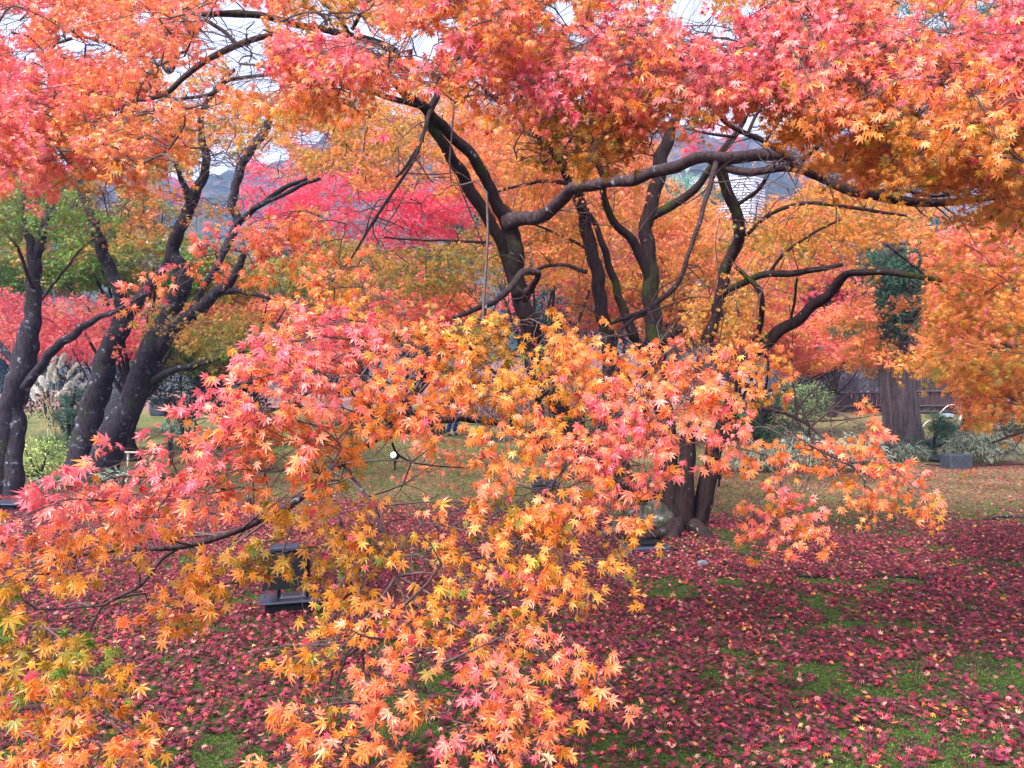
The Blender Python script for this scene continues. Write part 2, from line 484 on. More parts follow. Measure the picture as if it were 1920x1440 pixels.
class Spray:
    """the leaves and twigs of one leaf spray (ONE mesh: twigs + leaves)"""
    def __init__(s, key, lod=0, size=0.031): s.key = key; s.lod = lod; s.size = size; s.L = []; s.g = Geo(); s.ends = []; s.tails = []
    def frond(s, A, B, width, n, t, tsd=0.055, up=0.42, droop=1.25, thick=0.12, twig=1.0, side=None, holes=True, grad=0.1):
        A = np.asarray(A, float); B = np.asarray(B, float)
        ax = B - A; L = np.linalg.norm(ax); a = ax / L
        if side is None:
            view = unit((A + B) / 2 - np.array([0, 0, EYE]))
            sd = np.cross(a, view); sd = sd / max(np.linalg.norm(sd), 1e-6)
        else:
            sd = np.asarray(side, float); sd = sd - (sd @ a) * a; sd = sd / np.linalg.norm(sd)
        nn = np.cross(sd, a)
        arch = np.array([0, 0, 0.10 * L])
        k = max(2, int(round(n / 4.2)))
        u = R.beta(1.5, 1.15, k); prof = np.sin(np.pi * np.clip(u, 0.02, 1) ** 0.72) ** 0.7 * 0.85 + 0.15
        v = R.uniform(-1, 1, k); v = np.sign(v) * np.abs(v) ** 0.85
        h = R.normal(0, 1, k)
        C0 = A + u[:, None] * ax + (4 * u * (1 - u))[:, None] * arch
        Q = C0 + (v * prof * width / 2)[:, None] * sd + (h * thick)[:, None] * nn - (np.abs(v) ** 2 * width * 0.10)[:, None] * np.array([0, 0, 1.0])
        if holes and HOLES:
            ok = ~in_hole(Q); Q, C0, u, v, h = Q[ok], C0[ok], u[ok], v[ok], h[ok]; k = len(Q)
        if k == 0: return
        if s.lod < 2 or twig > 1:
            ua = np.linspace(0, 0.96, 6)
            axis = A + ua[:, None] * ax + (4 * ua * (1 - ua))[:, None] * arch + R.normal(0, 0.012 * L, (6, 3))
            ra = np.linspace(0.0042, 0.0014, 6) * twig * (1 if s.lod == 0 else .75) * (s.size / 0.036)
            s.g.tube(axis, ra, 4, 0, cap=False)
            kk = k if s.lod == 0 else k // 5
            for i in range(kk):
                st = A + max(0, u[i] - 0.10 - 0.15 * abs(v[i])) * ax
                us = max(0, u[i] - 0.10 - 0.15 * abs(v[i])); st = st + 4 * us * (1 - us) * arch
                mid = (st + Q[i]) / 2 + R.normal(0, 0.01 * L, 3) + np.array([0, 0, 0.01])
                s.g.tube(np.array([st, mid, Q[i]]), np.array([0.0022, 0.0016, 0.001]) * twig * (s.size / 0.036), 3, 0, cap=False)
        s.ends.append(A); s.tails.append([A + x * ax + 4 * x * (1 - x) * arch for x in (.35, .7)])
        m = R.integers(3, 7, k); idx = np.repeat(np.arange(k), m); N = len(idx)
        q = Q[idx]
        out = a[None] * R.normal(0.55, 0.6, N)[:, None] + sd[None] * (np.sign(v[idx]) * 0.35 + R.normal(0, 0.75, N))[:, None] + nn[None] * R.normal(0, 0.45, N)[:, None]
        out = unit(out)
        pos = q + out * (s.size * R.uniform(0.3, 1.7, N))[:, None]
        tip = unit(out) + np.array([0, 0, -droop]) * R.uniform(0.4, 1.5, N)[:, None]
        cd = unit(np.array([0, 0, EYE]) - pos)
        nrm = np.array([0, 0, 1.0]) * up + cd * (1 - up) + R.normal(0, 0.38, (N, 3))
        flip = R.random(N) < 0.14
        nrm[flip] = -nrm[flip] + R.normal(0, 0.5, (flip.sum(), 3))
        low = vnoise(q[:, 0] * 3.1 + q[:, 1] * 1.7, q[:, 2] * 3.1, 5) - 0.5
        tz = (sd[2] * v[idx] * prof[0] + nn[2] * h[idx] * 0.5)
        tt = t + grad * tz + low * 4.0 * tsd + R.normal(0, tsd, N)
        odd = R.random(N); tt = np.where(odd < 0.06, t - 0.3, tt); tt = np.where(odd > 0.98, np.maximum(t + 0.25, 0.95), tt)
        s.L.append((pos, tip, nrm, s.size * np.clip(R.normal(1, 0.24, N), 0.4, 1.5), tt))
    def fr(s, x0, y0, x1, y1, w, d0, d1, t, rho=1.0, **kw):
        """a frond given by photo pixels and depths"""
        A = P(x0, y0, d0); B = P(x1, y1, d1); dm = (d0 + d1) / 2
        L = np.linalg.norm(B - A); W = w * dm / F
        n = rho * 1.05 * L * W / (1.15 * s.size ** 2)
        s.frond(A, B, W, n, t, thick=kw.pop('thick', 0.07), **kw)
    def connect(s, maxd=1.6, r=0.004):
        """twigs grow from the limbs towards each frond, one frond carrying the next"""
        pts = [c for k, c in SKEL if k == s.key]
        if not len(pts) or not s.ends: return
        nodes = np.array(pts); E = np.array(s.ends); todo = list(range(len(E)))
        best = np.full(len(E), 1e9); bi = np.zeros(len(E), int)
        def relax(new, off):
            for i in todo:
                D = np.linalg.norm(new - E[i], axis=1) + 1.6 * np.maximum(0, new[:, 2] - E[i][2] - .12)
                j = int(D.argmin())
                if D[j] < best[i]: best[i] = D[j]; bi[i] = off + j
        relax(nodes, 0)
        while todo:
            i = min(todo, key=lambda q: best[q]); todo.remove(i)
            A = E[i]; B = nodes[bi[i]]; L = np.linalg.norm(A - B); tail = s.tails[i]
            add = list(tail)
            if 0.04 < L < min(maxd, 1.25) and best[i] < 1.4:
                mid = B + (A - B) * 0.5 + np.array([0, 0, 0.12 * L]) + R.normal(0, 0.07 * L, 3)
                q3 = B + (A - B) * 0.8 + np.array([0, 0, 0.05 * L]) + R.normal(0, 0.05 * L, 3)
                CC = catmull(np.array([B, mid, q3, A]), 3)
                s.g.tube(CC, np.linspace(r * 1.1, r * .55, len(CC)) * (1 + 0.5 * L), 5, 0, cap=False)
                add += list(CC[2:])
            off = len(nodes); new = np.array(add); nodes = np.vstack([nodes, new]); relax(new, off)
    def build(s, name, parent, mat=None, join=True, maxd=1.6, r=0.004):
        if join: s.connect(maxd, r)
        pos, tip, nrm, sz, t = [np.concatenate([l[i] for l in s.L]) for i in range(5)]
        V, fs, C = leaves_geo(pos, tip, nrm, sz, t, s.lod)
        s.g.add(V, fs, 1, C)
        return s.g.build(name, [M_twig, mat or M_leaf], parent, False)
    def count(s): return sum(len(l[0]) for l in s.L)

def poly_in(poly, x, y):
    poly = np.asarray(poly, float); n = len(poly); ins = np.zeros(len(x), bool); j = n - 1
    for i in range(n):
        xi, yi = poly[i]; xj, yj = poly[j]
        c = ((yi > y) != (yj > y)) & (x < (xj - xi) * (y - yi) / (yj - yi + 1e-9) + xi)
        ins ^= c; j = i
    return ins

def cover(s, poly, n, L, W, ang, d, t, dd=0.3, rho=1.0, **kw):
    """n fronds whose middles fall inside a photo outline; ang = heading in degrees (0 right, 90 down) or function; d, t numbers or functions of the pixel"""
    poly = np.asarray(poly, float); lo = poly.min(0); hi = poly.max(0); k = 0
    while k < n:
        x = R.uniform(lo[0], hi[0]); y = R.uniform(lo[1], hi[1])
        if not poly_in(poly, np.array([x]), np.array([y]))[0]: continue
        a = ang(x, y) if callable(ang) else ang
        a = math.radians(a + R.normal(0, 22)); l = L * R.uniform(0.7, 1.3)
        dx, dy = l * math.cos(a) / 2, l * math.sin(a) / 2
        dm = (d(x, y) if callable(d) else d) + R.normal(0, dd)
        tm = (t(x, y) if callable(t) else t) + R.normal(0, 0.04)
        s.fr(x - dx, y - dy, x + dx, y + dy, W * R.uniform(0.7, 1.3), dm + 0.15, dm - 0.15, tm, rho, **kw)
        k += 1
    return s

def crown(s, cx, cy, rx, ry, d, rz, n, t, L=1.1, W=0.55, leaves=60, tsd=0.08, flat=0.85, trunk=None, shell=0.45, holes=True, tvar=0.06):
    """a layered maple crown: n flat fronds spread through an ellipsoid (photo px for cx, cy, rx, ry; metres for rz)"""
    c = P(cx, cy, d); ex, ez = rx * d / F, ry * d / F
    for i in range(n):
        q = unit(R.normal(0, 1, 3)); rr = R.uniform(shell, 1.0) ** 0.6
        p = c + q * rr * np.array([ex, rz, ez])
        hd = np.array([p[0] - c[0] + R.normal(0, 0.4 * ex), p[1] - c[1] + R.normal(0, 0.4 * rz), 0.0]); hd = hd / max(np.linalg.norm(hd), 1e-6)
        l = L * R.uniform(0.6, 1.3)
        A = p - hd * l * 0.5; B = p + hd * l * 0.5 - np.array([0, 0, l * R.uniform(0.05, 0.35)])
        s.frond(A, B, W * R.uniform(0.7, 1.3), leaves * R.uniform(0.7, 1.3), t + R.normal(0, tvar) + 0.05 * (q[2]), tsd, up=flat, droop=0.35, thick=0.06, side=np.cross(hd, (0, 0, 1)), holes=holes, grad=0.0)
    return s


# ------------------------------------------------------------------ the ground
def ground_material():
    t = NT('moss_ground')
    p = t.pos()
    fine = t.noise(55, 5, p, 0.7); mid = t.noise(5.5, 4, p, 0.6); big = t.noise(0.9, 4, p, 0.55)
    moss = t.ramp(fine, [(0.3, (0.012, 0.024, 0.005)), (0.52, (0.055, 0.088, 0.018)), (0.72, (0.14, 0.19, 0.04))])
    dry = t.ramp(fine, [(0.3, (0.036, 0.075, 0.013)), (0.7, (0.19, 0.29, 0.065))])
    soil = t.ramp(fine, [(0.3, (0.02, 0.013, 0.011)), (0.7, (0.09, 0.05, 0.04))])
    c = t.mix(t.ramp(mid, [(0.36, (0, 0, 0)), (0.5, (1, 1, 1))]), soil, moss)
    g = t.add('ShaderNodeNewGeometry'); sx = t.add('ShaderNodeSeparateXYZ'); t.link(g.outputs['Position'], sx.inputs[0])
    def band(v, a, b):
        m = t.add('ShaderNodeMapRange', interpolation_type='SMOOTHSTEP'); m.inputs[1].default_value = a; m.inputs[2].default_value = b
        t.link(v, m.inputs[0]); return m.outputs[0]
    far = band(sx.outputs['Y'], 8.5, 12.5)
    c = t.mix(t.math('MULTIPLY', far, t.ramp(big, [(0.35, (0.25, 0.25, 0.25)), (0.65, (0.95, 0.95, 0.95))])), c, dry)
    # small leaf litter that lies farther off
    sp = t.noise(21, 3, t.pos((1, 1, 1)), 0.75)
    lit = t.ramp(t.noise(40, 2, p, 0.5), [(0.35, (0.17, 0.035, 0.035)), (0.55, (0.42, 0.19, 0.14)), (0.7, (0.55, 0.36, 0.29))])
    right = t.math('MULTIPLY', band(sx.outputs['X'], 2.0, 5.0), 0.035)
    thr = t.math('ADD', t.math('ADD', sp, right), t.math('MULTIPLY', t.math('SUBTRACT', big, 0.5), 0.35))
    lm = t.math('MULTIPLY', t.ramp(thr, [(0.53, (0, 0, 0)), (0.60, (1, 1, 1))]), far)
    c = t.mix(lm, c, lit)
    bank = band(sx.outputs['Y'], 28, 36)
    bc = t.ramp(t.noise(6, 6, p, 0.75), [(0.35, (0.10, 0.045, 0.05)), (0.5, (0.30, 0.13, 0.13)), (0.68, (0.46, 0.26, 0.24))])
    c = t.mix(t.math('MULTIPLY', bank, 0.85), c, bc)
    t.link(c, t.b.inputs['Base Color'])
    t.b.inputs['Roughness'].default_value = 0.9
    t.b.inputs['Specular IOR Level'].default_value = 0.15
    t.bump(t.math('ADD', fine, t.math('MULTIPLY', mid, 0.8)), 0.9, 0.05)
    return t.m

def grid_mesh(name, xs, ys, zf, mat, smooth=True, kind='structure'):
    X, Y = np.meshgrid(xs, ys); Z = zf(X, Y)
    V = np.stack([X, Y, Z], -1).reshape(-1, 3)
    nx, ny = len(xs), len(ys)
    i = np.arange(ny - 1)[:, None] * nx; j = np.arange(nx - 1)[None]
    q = np.stack([i + j, i + j + 1, i + nx + j + 1, i + nx + j], -1).reshape(-1, 4)
    o = mesh_np(name, V, [q], [mat], None, smooth)
    return tagit(o, kind=kind)

xs = np.sinh(np.linspace(-5.6, 5.6, 260)) * 3.4
ys = np.concatenate([np.linspace(-30, 0, 8)[:-1], np.linspace(0, 14, 90)[:-1], np.linspace(14, 50, 110)[:-1], np.geomspace(50, 520, 40)])
ground = grid_mesh('ground', xs, ys, gz, ground_material())

# ------------------------------------------------------------------ the hills behind the garden
def hills_material():
    t = NT('forest_hill')
    f = t.noise(0.22, 6, t.pos(), 0.7); b = t.noise(0.045, 5, t.pos(), 0.65)
    c = t.ramp(f, [(0.34, (0.012, 0.028, 0.022)), (0.5, (0.04, 0.07, 0.045)), (0.62, (0.10, 0.085, 0.06)), (0.75, (0.22, 0.13, 0.08))])
    c2 = t.ramp(f, [(0.3, (0.06, 0.05, 0.05)), (0.7, (0.24, 0.19, 0.18))])
    c = t.mix(t.ramp(b, [(0.42, (0, 0, 0)), (0.62, (1, 1, 1))]), c, c2)
    t.link(c, t.b.inputs['Base Color']); t.b.inputs['Roughness'].default_value = 1; t.b.inputs['Specular IOR Level'].default_value = 0
    t.bump(f, 1.0, 3.0)
    return t.m
def hill_z(x, y):
    ridge = 94 + 10 * np.sin(x * 0.012 + 0.9) + 7 * np.sin(x * 0.031 + 2.0) + 10 * (vnoise(x * 0.05, y * 0.02, 8) - 0.5)
    z = -4 + ridge * sstep(105, 300, y) + 13 * (vnoise(x * 0.028, y * 0.028, 4) - 0.5) * sstep(105, 170, y)
    return z + 4.5 * (vnoise(x * 0.23, y * 0.23, 6) - 0.5) + 3.0 * (vnoise(x * 0.5, y * 0.5, 7) - 0.5)
hills = grid_mesh('hills', np.linspace(-330, 330, 300), np.linspace(105, 380, 130), hill_z, hills_material())

# ------------------------------------------------------------------ trees that are traced stem by stem
TR = {}
def tree(key, name, label, base, group=None, cat='tree'):
    TR[key] = thing(name, base, label, cat, group); return TR[key]

# ---- the big maple in the middle
B0 = G(1285, 1004)
big = tree('big', 'maple_tree', 'big many-stemmed maple with mossy trunks and long orange branches sweeping over the litter', B0)
limb_mesh('trunk', M_bark, big, [
    [(1268, 1010, 8.0, 60), (1255, 965, 8.0, 54), (1220, 940, 8.0, 50), (1160, 895, 8.0, 48), (1100, 850, 7.9, 48), (1062, 790, 7.8, 46), (1035, 735, 7.7, 42), (1010, 670, 7.7, 42), (988, 600, 7.6, 42), (976, 540, 7.6, 44), (964, 480, 7.5, 42), (952, 420, 7.5, 42), (935, 380, 7.4, 30), (912, 340, 7.3, 26), (905, 322, 7.25, 26), (880, 290, 7.1, 24), (848, 255, 7.0, 24), (818, 225, 6.8, 24), (796, 200, 6.6, 24), (765, 180, 6.4, 22), (735, 150, 6.2, 18)],
    [(975, 560, 7.55, 30), (948, 478, 7.5, 26), (925, 430, 7.4, 26), (898, 380, 7.3, 28), (868, 330, 7.2, 29), (840, 285, 7.0, 27), (818, 250, 6.9, 24), (806, 215, 6.8, 20), (820, 178, 6.8, 16), (822, 140, 6.8, 12)],
    [(1275, 1015, 8.05, 74), (1262, 960, 8.05, 52), (1256, 890, 8.1, 46), (1248, 800, 8.1, 42), (1236, 720, 8.1, 42), (1228, 650, 8.0, 40), (1224, 580, 8.0, 40), (1219, 520, 8.0, 40), (1213, 465, 8.0, 36), (1213, 425, 8.0, 34), (1226, 375, 8.0, 32), (1233, 330, 8.0, 32), (1240, 290, 8.0, 32), (1258, 250, 8.0, 26), (1275, 190, 8.0, 20), (1285, 120, 8.0, 15)],
    [(1285, 1018, 7.95, 70), (1284, 965, 7.9, 48), (1282, 900, 7.9, 42), (1292, 830, 7.9, 34), (1308, 745, 7.9, 30), (1322, 670, 7.9, 29), (1340, 590, 7.8, 29), (1356, 530, 7.7, 28), (1376, 470, 7.6, 27), (1386, 440, 7.5, 26), (1377, 390, 7.4, 25), (1362, 350, 7.3, 24), (1350, 312, 7.2, 24)],
    [(1302, 1018, 8.0, 58), (1316, 950, 8.0, 44), (1332, 880, 8.0, 38), (1352, 810, 7.9, 34), (1372, 745, 7.8, 33), (1388, 700, 7.8, 32), (1425, 648, 7.7, 32), (1470, 614, 7.6, 29), (1512, 590, 7.5, 26), (1545, 560, 7.4, 25), (1572, 528, 7.3, 23), (1592, 511, 7.2, 18), (1640, 510, 7.0, 16), (1700, 516, 6.8, 15), (1768, 526, 6.7, 10)],
    [(1268, 985, 7.8, 50), (1240, 1002, 7.6, 30), (1200, 1008, 7.4, 20), (1150, 1000, 7.3, 10)],
    [(1300, 985, 7.7, 40), (1335, 1020, 7.5, 34), (1370, 1042, 7.3, 22), (1410, 1062, 7.2, 10)],
    [(1268, 990, 7.7, 40), (1258, 1020, 7.5, 28), (1230, 1040, 7.4, 14)],
], 'big', 16, 0.12)
limb_mesh('limb', M_limb, big, [
    [(948, 418, 7.45, 40), (975, 412, 7.35, 33), (1005, 408, 7.2, 31), (1035, 392, 7.0, 31), (1060, 366, 6.8, 31), (1085, 352, 6.6, 29), (1140, 344, 6.4, 28), (1200, 331, 6.2, 28), (1260, 312, 6.0, 28), (1320, 299, 5.8, 27), (1390, 294, 5.6, 28), (1440, 286, 5.4, 26), (1480, 296, 5.2, 24), (1510, 318, 5.0, 22), (1550, 338, 5.0, 24), (1600, 355, 4.8, 24), (1680, 373, 4.6, 22), (1760, 381, 4.5, 19), (1830, 376, 4.4, 14), (1925, 360, 4.3, 10)],
    [(1330, 300, 5.8, 16), (1362, 312, 5.7, 18), (1402, 323, 5.5, 18), (1440, 318, 5.35, 18), (1478, 316, 5.25, 21), (1515, 322, 5.1, 20)],
    [(1640, 360, 4.7, 12), (1700, 356, 4.7, 10), (1760, 368, 4.6, 8), (1850, 345, 4.5, 6)],
], 'big', 14, 0.10)
limb_mesh('limb', M_limb, big, [
    [(1345, 300, 5.75, 16), (1334, 335, 5.6, 13), (1322, 380, 5.4, 11), (1310, 425, 5.2, 11), (1290, 475, 5.0, 10), (1280, 515, 4.9, 11), (1255, 548, 4.8, 12), (1214, 580, 4.6, 12), (1165, 600, 4.5, 9), (1135, 612, 4.4, 7), (1100, 640, 4.2, 5)],
    [(1214, 580, 4.6, 10), (1228, 605, 4.4, 9), (1262, 645, 4.1, 8), (1290, 690, 3.7, 6)],
    [(1210, 590, 4.6, 9), (1185, 598, 4.5, 9), (1160, 622, 4.3, 7)],
], 'big', 10, 0.07)
limb_mesh('limb', M_limb, big, [
    [(1500, 312, 5.1, 18), (1470, 290, 5.1, 14), (1430, 262, 5.1, 12), (1390, 248, 5.0, 12), (1362, 232, 4.9, 9), (1345, 210, 4.8, 8), (1335, 185, 4.7, 6)],
    [(1400, 252, 5.0, 8), (1418, 215, 5.0, 8), (1440, 190, 5.0, 6), (1470, 165, 4.9, 5)],
    [(1430, 275, 5.0, 7), (1452, 240, 4.9, 6), (1478, 205, 4.8, 4)],
    [(1380, 257, 5.0, 8), (1330, 250, 5.0, 7), (1280, 240, 5.1, 5)],
    [(1505, 300, 5.1, 14), (1540, 268, 4.8, 10), (1590, 235, 4.5, 7)],
    [(1720, 280, 4.4, 10), (1722, 240, 4.3, 9), (1722, 205, 4.2, 8), (1675, 186, 4.0, 6), (1620, 165, 3.8, 5), (1560, 150, 3.6, 4)],
    [(1722, 205, 4.2, 7), (1770, 150, 3.9, 5), (1830, 75, 3.7, 4)],
    [(1516, 130, 3.9, 4), (1518, 60, 3.8, 5), (1512, 0, 3.8, 5)],
], 'big', 9, 0.08)
limb_mesh('limb', M_limb, big, [
    [(1012, 512, 6.4, 15), (985, 510, 6.35, 19), (972, 520, 6.3, 17), (958, 543, 6.2, 17), (922, 564, 6.1, 16), (880, 584, 5.9, 12), (850, 596, 5.8, 9)],
    [(1010, 515, 6.4, 14), (995, 540, 6.9, 17), (985, 560, 7.4, 20)],
    [(912, 568, 6.0, 10), (906, 590, 5.9, 14), (898, 602, 5.8, 12)],
], 'big', 10, 0.10)
limb_mesh('limb', M_limb, big, [
    [(1225, 935, 8.0, 40), (1150, 905, 7.4, 30), (1060, 850, 6.6, 24), (960, 800, 5.8, 20), (850, 785, 5.0, 18), (745, 800, 4.2, 18), (700, 826, 4.0, 20), (645, 862, 3.8, 22), (600, 900, 3.55, 20), (550, 943, 3.3, 18), (500, 970, 3.1, 16), (430, 1000, 2.9, 14), (340, 1025, 2.8, 12), (200, 1033, 2.7, 9), (60, 1060, 2.55, 7)],
    [(645, 862, 3.8, 14), (655, 888, 3.75, 11), (680, 920, 3.65, 10), (704, 955, 3.55, 9), (715, 1000, 3.3, 6)],
    [(460, 922, 3.05, 9), (472, 950, 3.05, 10), (500, 966, 3.1, 12)],
    [(330, 1030, 2.8, 10), (300, 1050, 2.75, 9), (262, 1098, 2.65, 8), (195, 1135, 2.6, 7), (165, 1190, 2.55, 4)],
    [(198, 1135, 2.6, 6), (120, 1142, 2.55, 5), (70, 1143, 2.5, 4)],
    [(600, 900, 3.6, 9), (640, 980, 3.0, 7), (665, 1140, 2.6, 6), (688, 1280, 2.45, 6), (712, 1430, 2.35, 5)],
    [(704, 955, 3.5, 8), (745, 1080, 2.7, 6), (772, 1180, 2.5, 5), (800, 1300, 2.4, 4)],
    [(745, 800, 4.2, 12), (690, 760, 3.6, 9), (620, 720, 3.1, 7), (540, 760, 2.7, 5)],
    [(730, 806, 4.2, 8), (745, 850, 4.4, 5), (790, 870, 4.6, 4), (880, 878, 4.8, 3)],
    [(715, 745, 3.9, 9), (690, 775, 3.95, 10), (672, 810, 4.0, 12)],
    [(960, 800, 5.8, 12), (960, 740, 4.6, 9), (920, 690, 3.6, 7), (880, 650, 3.0, 5)],
    [(1060, 850, 6.6, 12), (1120, 800, 5.0, 9), (1170, 740, 3.7, 7), (1220, 690, 3.1, 5)],
    [(1060, 855, 6.6, 12), (1050, 900, 4.8, 8), (1020, 960, 3.5, 6), (900, 1080, 2.6, 5)],
    [(1372, 750, 7.8, 14), (1410, 760, 6.0, 10), (1470, 775, 4.6, 8), (1520, 800, 3.9, 6), (1580, 860, 3.4, 5), (1640, 900, 3.2, 4)],
    [(1320, 660, 7.9, 14), (1340, 690, 6.0, 10), (1330, 700, 4.6, 8), (1300, 720, 3.6, 6)],
], 'big', 9, 0.08)
limb_mesh('limb', M_bark, big, [
    [(1222, 530, 8.0, 28), (1196, 470, 7.9, 24), (1165, 432, 7.8, 19), (1143, 400, 7.7, 18), (1133, 368, 7.6, 17), (1128, 330, 7.5, 15), (1112, 280, 7.4, 13), (1108, 220, 7.3, 10)],
    [(1225, 405, 8.0, 20), (1262, 383, 7.9, 21), (1300, 355, 7.8, 19), (1328, 325, 7.7, 17), (1350, 290, 7.6, 17), (1375, 258, 7.5, 16), (1400, 215, 7.4, 11)],
    [(1352, 552, 7.7, 14), (1395, 528, 7.5, 16), (1440, 515, 7.3, 16), (1490, 514, 7.2, 15), (1530, 505, 7.1, 13), (1580, 496, 7.0, 9)],
    [(1395, 445, 7.5, 9), (1435, 408, 7.3, 10), (1485, 386, 7.2, 10), (1540, 382, 7.1, 9), (1620, 392, 7.0, 8), (1700, 405, 6.9, 6)],
    [(1378, 388, 7.4, 10), (1410, 365, 7.2, 10), (1432, 340, 7.0, 9), (1445, 318, 6.8, 8)],
    [(1415, 640, 7.7, 14), (1430, 590, 7.5, 13), (1427, 555, 7.4, 15), (1412, 530, 7.4, 12), (1380, 500, 7.5, 10)],
    [(1440, 515, 7.3, 8), (1470, 475, 7.2, 7), (1520, 440, 7.1, 6), (1580, 410, 7.0, 5)],
    [(1480, 610, 7.6, 6), (1490, 560, 7.5, 6), (1495, 520, 7.4, 5)],
    [(1235, 650, 8.0, 30), (1262, 625, 7.8, 20), (1278, 615, 7.7, 18)],
    [(745, 130, 6.1, 18), (742, 98, 6.0, 20), (705, 84, 5.9, 22), (655, 66, 5.8, 17), (580, 50, 5.7, 15), (500, 32, 5.6, 15), (440, 26, 5.6, 16), (378, 27, 5.5, 11)],
    [(655, 66, 5.8, 12), (635, 30, 5.7, 12), (600, -5, 5.7, 10)],
    [(660, 55, 5.8, 9), (680, 15, 5.7, 9), (700, -10, 5.7, 8)],
    [(612, 58, 5.7, 9), (605, 30, 5.7, 9), (560, 8, 5.7, 8)],
    [(800, 200, 6.6, 13), (750, 188, 6.3, 14), (700, 175, 6.1, 14), (650, 165, 6.0, 11)],
    [(806, 205, 6.6, 10), (795, 250, 6.2, 9), (775, 300, 5.9, 8), (745, 350, 5.7, 8), (720, 385, 5.6, 8), (690, 430, 5.5, 7), (655, 490, 5.4, 5), (630, 520, 5.4, 4)],
    [(785, 275, 6.1, 7), (760, 315, 6.0, 7), (742, 332, 6.0, 6)],
    [(920, 455, 7.4, 7), (850, 452, 7.6, 6), (790, 450, 7.8, 5), (720, 445, 8.0, 4)],
    [(1000, 508, 9.0, 8), (1050, 495, 8.6, 9), (1100, 510, 8.4, 11)],
], 'big', 10, 0.09)

# ---- the slimmer maple just behind it
B1 = np.array([P(1172, 0, 9.6)[0], 9.6, float(gz(P(1172, 0, 9.6)[0], 9.6))])
slim = tree('slim', 'maple_tree', 'slim grey-brown maple with two upright stems standing close behind the big maple', B1)
limb_mesh('trunk', M_bark, slim, [
    [(1176, 962, 9.6, 46), (1166, 880, 9.6, 38), (1155, 780, 9.6, 35), (1143, 680, 9.6, 33), (1134, 610, 9.6, 33), (1124, 545, 9.6, 33), (1112, 480, 9.6, 32), (1100, 425, 9.6, 31), (1088, 385, 9.5, 28), (1070, 335, 9.4, 24), (1045, 295, 9.2, 20), (1008, 262, 9.0, 19), (980, 225, 8.8, 17), (962, 200, 8.7, 16), (935, 190, 8.6, 15), (912, 172, 8.5, 14), (905, 130, 8.5, 10)],
    [(1190, 640, 9.7, 26), (1165, 565, 9.7, 20), (1143, 505, 9.7, 18), (1130, 455, 9.6, 15), (1118, 425, 9.6, 13), (1105, 400, 9.6, 10)],
    [(1240, 700, 9.7, 18), (1215, 670, 9.7, 22), (1190, 640, 9.7, 24)],
], 'slim', 14, 0.10)
limb_mesh('limb', M_limb, slim, [
    [(965, 205, 8.7, 12), (975, 180, 8.6, 11), (972, 150, 8.5, 8)],
    [(1075, 345, 9.4, 12), (1010, 340, 9.2, 8), (930, 360, 9.0, 6)],
    [(1110, 470, 9.6, 9), (1060, 445, 9.5, 7), (1000, 420, 9.4, 5)],
    [(1045, 300, 9.2, 9), (1080, 240, 9.0, 8), (1095, 160, 8.8, 6)],
], 'slim', 9, 0.08)

# ---- the leaning maple at the left
B2 = G(158, 903)
lean = tree('lean', 'maple_tree', 'leaning grey-lichened maple with two dark stems rising from one base beside the pampas grass', B2)
d2 = float(B2[1])
def dd(pts, d): return [(a, b, d + e, w * .92) for a, b, e, w in pts]
limb_mesh('trunk', M_grey, lean, [
    dd([(135, 915, 0, 62), (150, 860, 0, 48), (166, 800, 0, 46), (182, 735, 0, 45), (200, 675, 0, 43), (222, 620, -.1, 42), (236, 588, -.1, 36), (222, 545, -.2, 24), (205, 505, -.2, 23), (188, 455, -.3, 22), (170, 400, -.4, 21), (152, 348, -.5, 20), (140, 318, -.6, 15), (105, 270, -.8, 10)], d2),
    dd([(180, 915, 0, 66), (200, 845, 0, 58), (232, 780, -.1, 54), (262, 720, -.1, 52), (280, 665, -.2, 50), (298, 620, -.2, 44), (322, 575, -.2, 36), (342, 540, -.3, 34), (340, 505, -.3, 30), (322, 475, -.3, 26), (338, 430, -.4, 26), (352, 395, -.4, 24), (364, 365, -.5, 24), (382, 335, -.5, 18), (386, 300, -.6, 16), (378, 260, -.7, 14), (380, 215, -.8, 12), (410, 160, -.9, 10), (440, 130, -1.0, 7)], d2),
], 'lean', 16, 0.11)
limb_mesh('limb', M_grey, lean, [
    dd([(292, 660, -.2, 36), (322, 620, -.3, 30), (352, 592, -.4, 26), (390, 565, -.5, 22), (425, 535, -.6, 19), (445, 505, -.7, 16), (462, 470, -.8, 12)], d2),
    dd([(400, 558, -.5, 12), (430, 545, -.6, 14), (465, 548, -.8, 11), (505, 560, -1.0, 7)], d2),
    dd([(352, 592, .5, 10), (440, 430, 1.2, 18), (436, 380, 1.2, 17), (450, 318, 1.2, 19), (478, 270, 1.1, 18), (500, 238, 1.0, 18), (508, 195, .9, 12)], d2),
    dd([(440, 425, 1.2, 14), (480, 390, 1.0, 12), (530, 355, .8, 10), (575, 335, .6, 7)], d2),
    dd([(470, 395, 1.0, 9), (560, 350, .6, 9), (600, 335, .4, 6)], d2),
], 'lean', 10, 0.09)
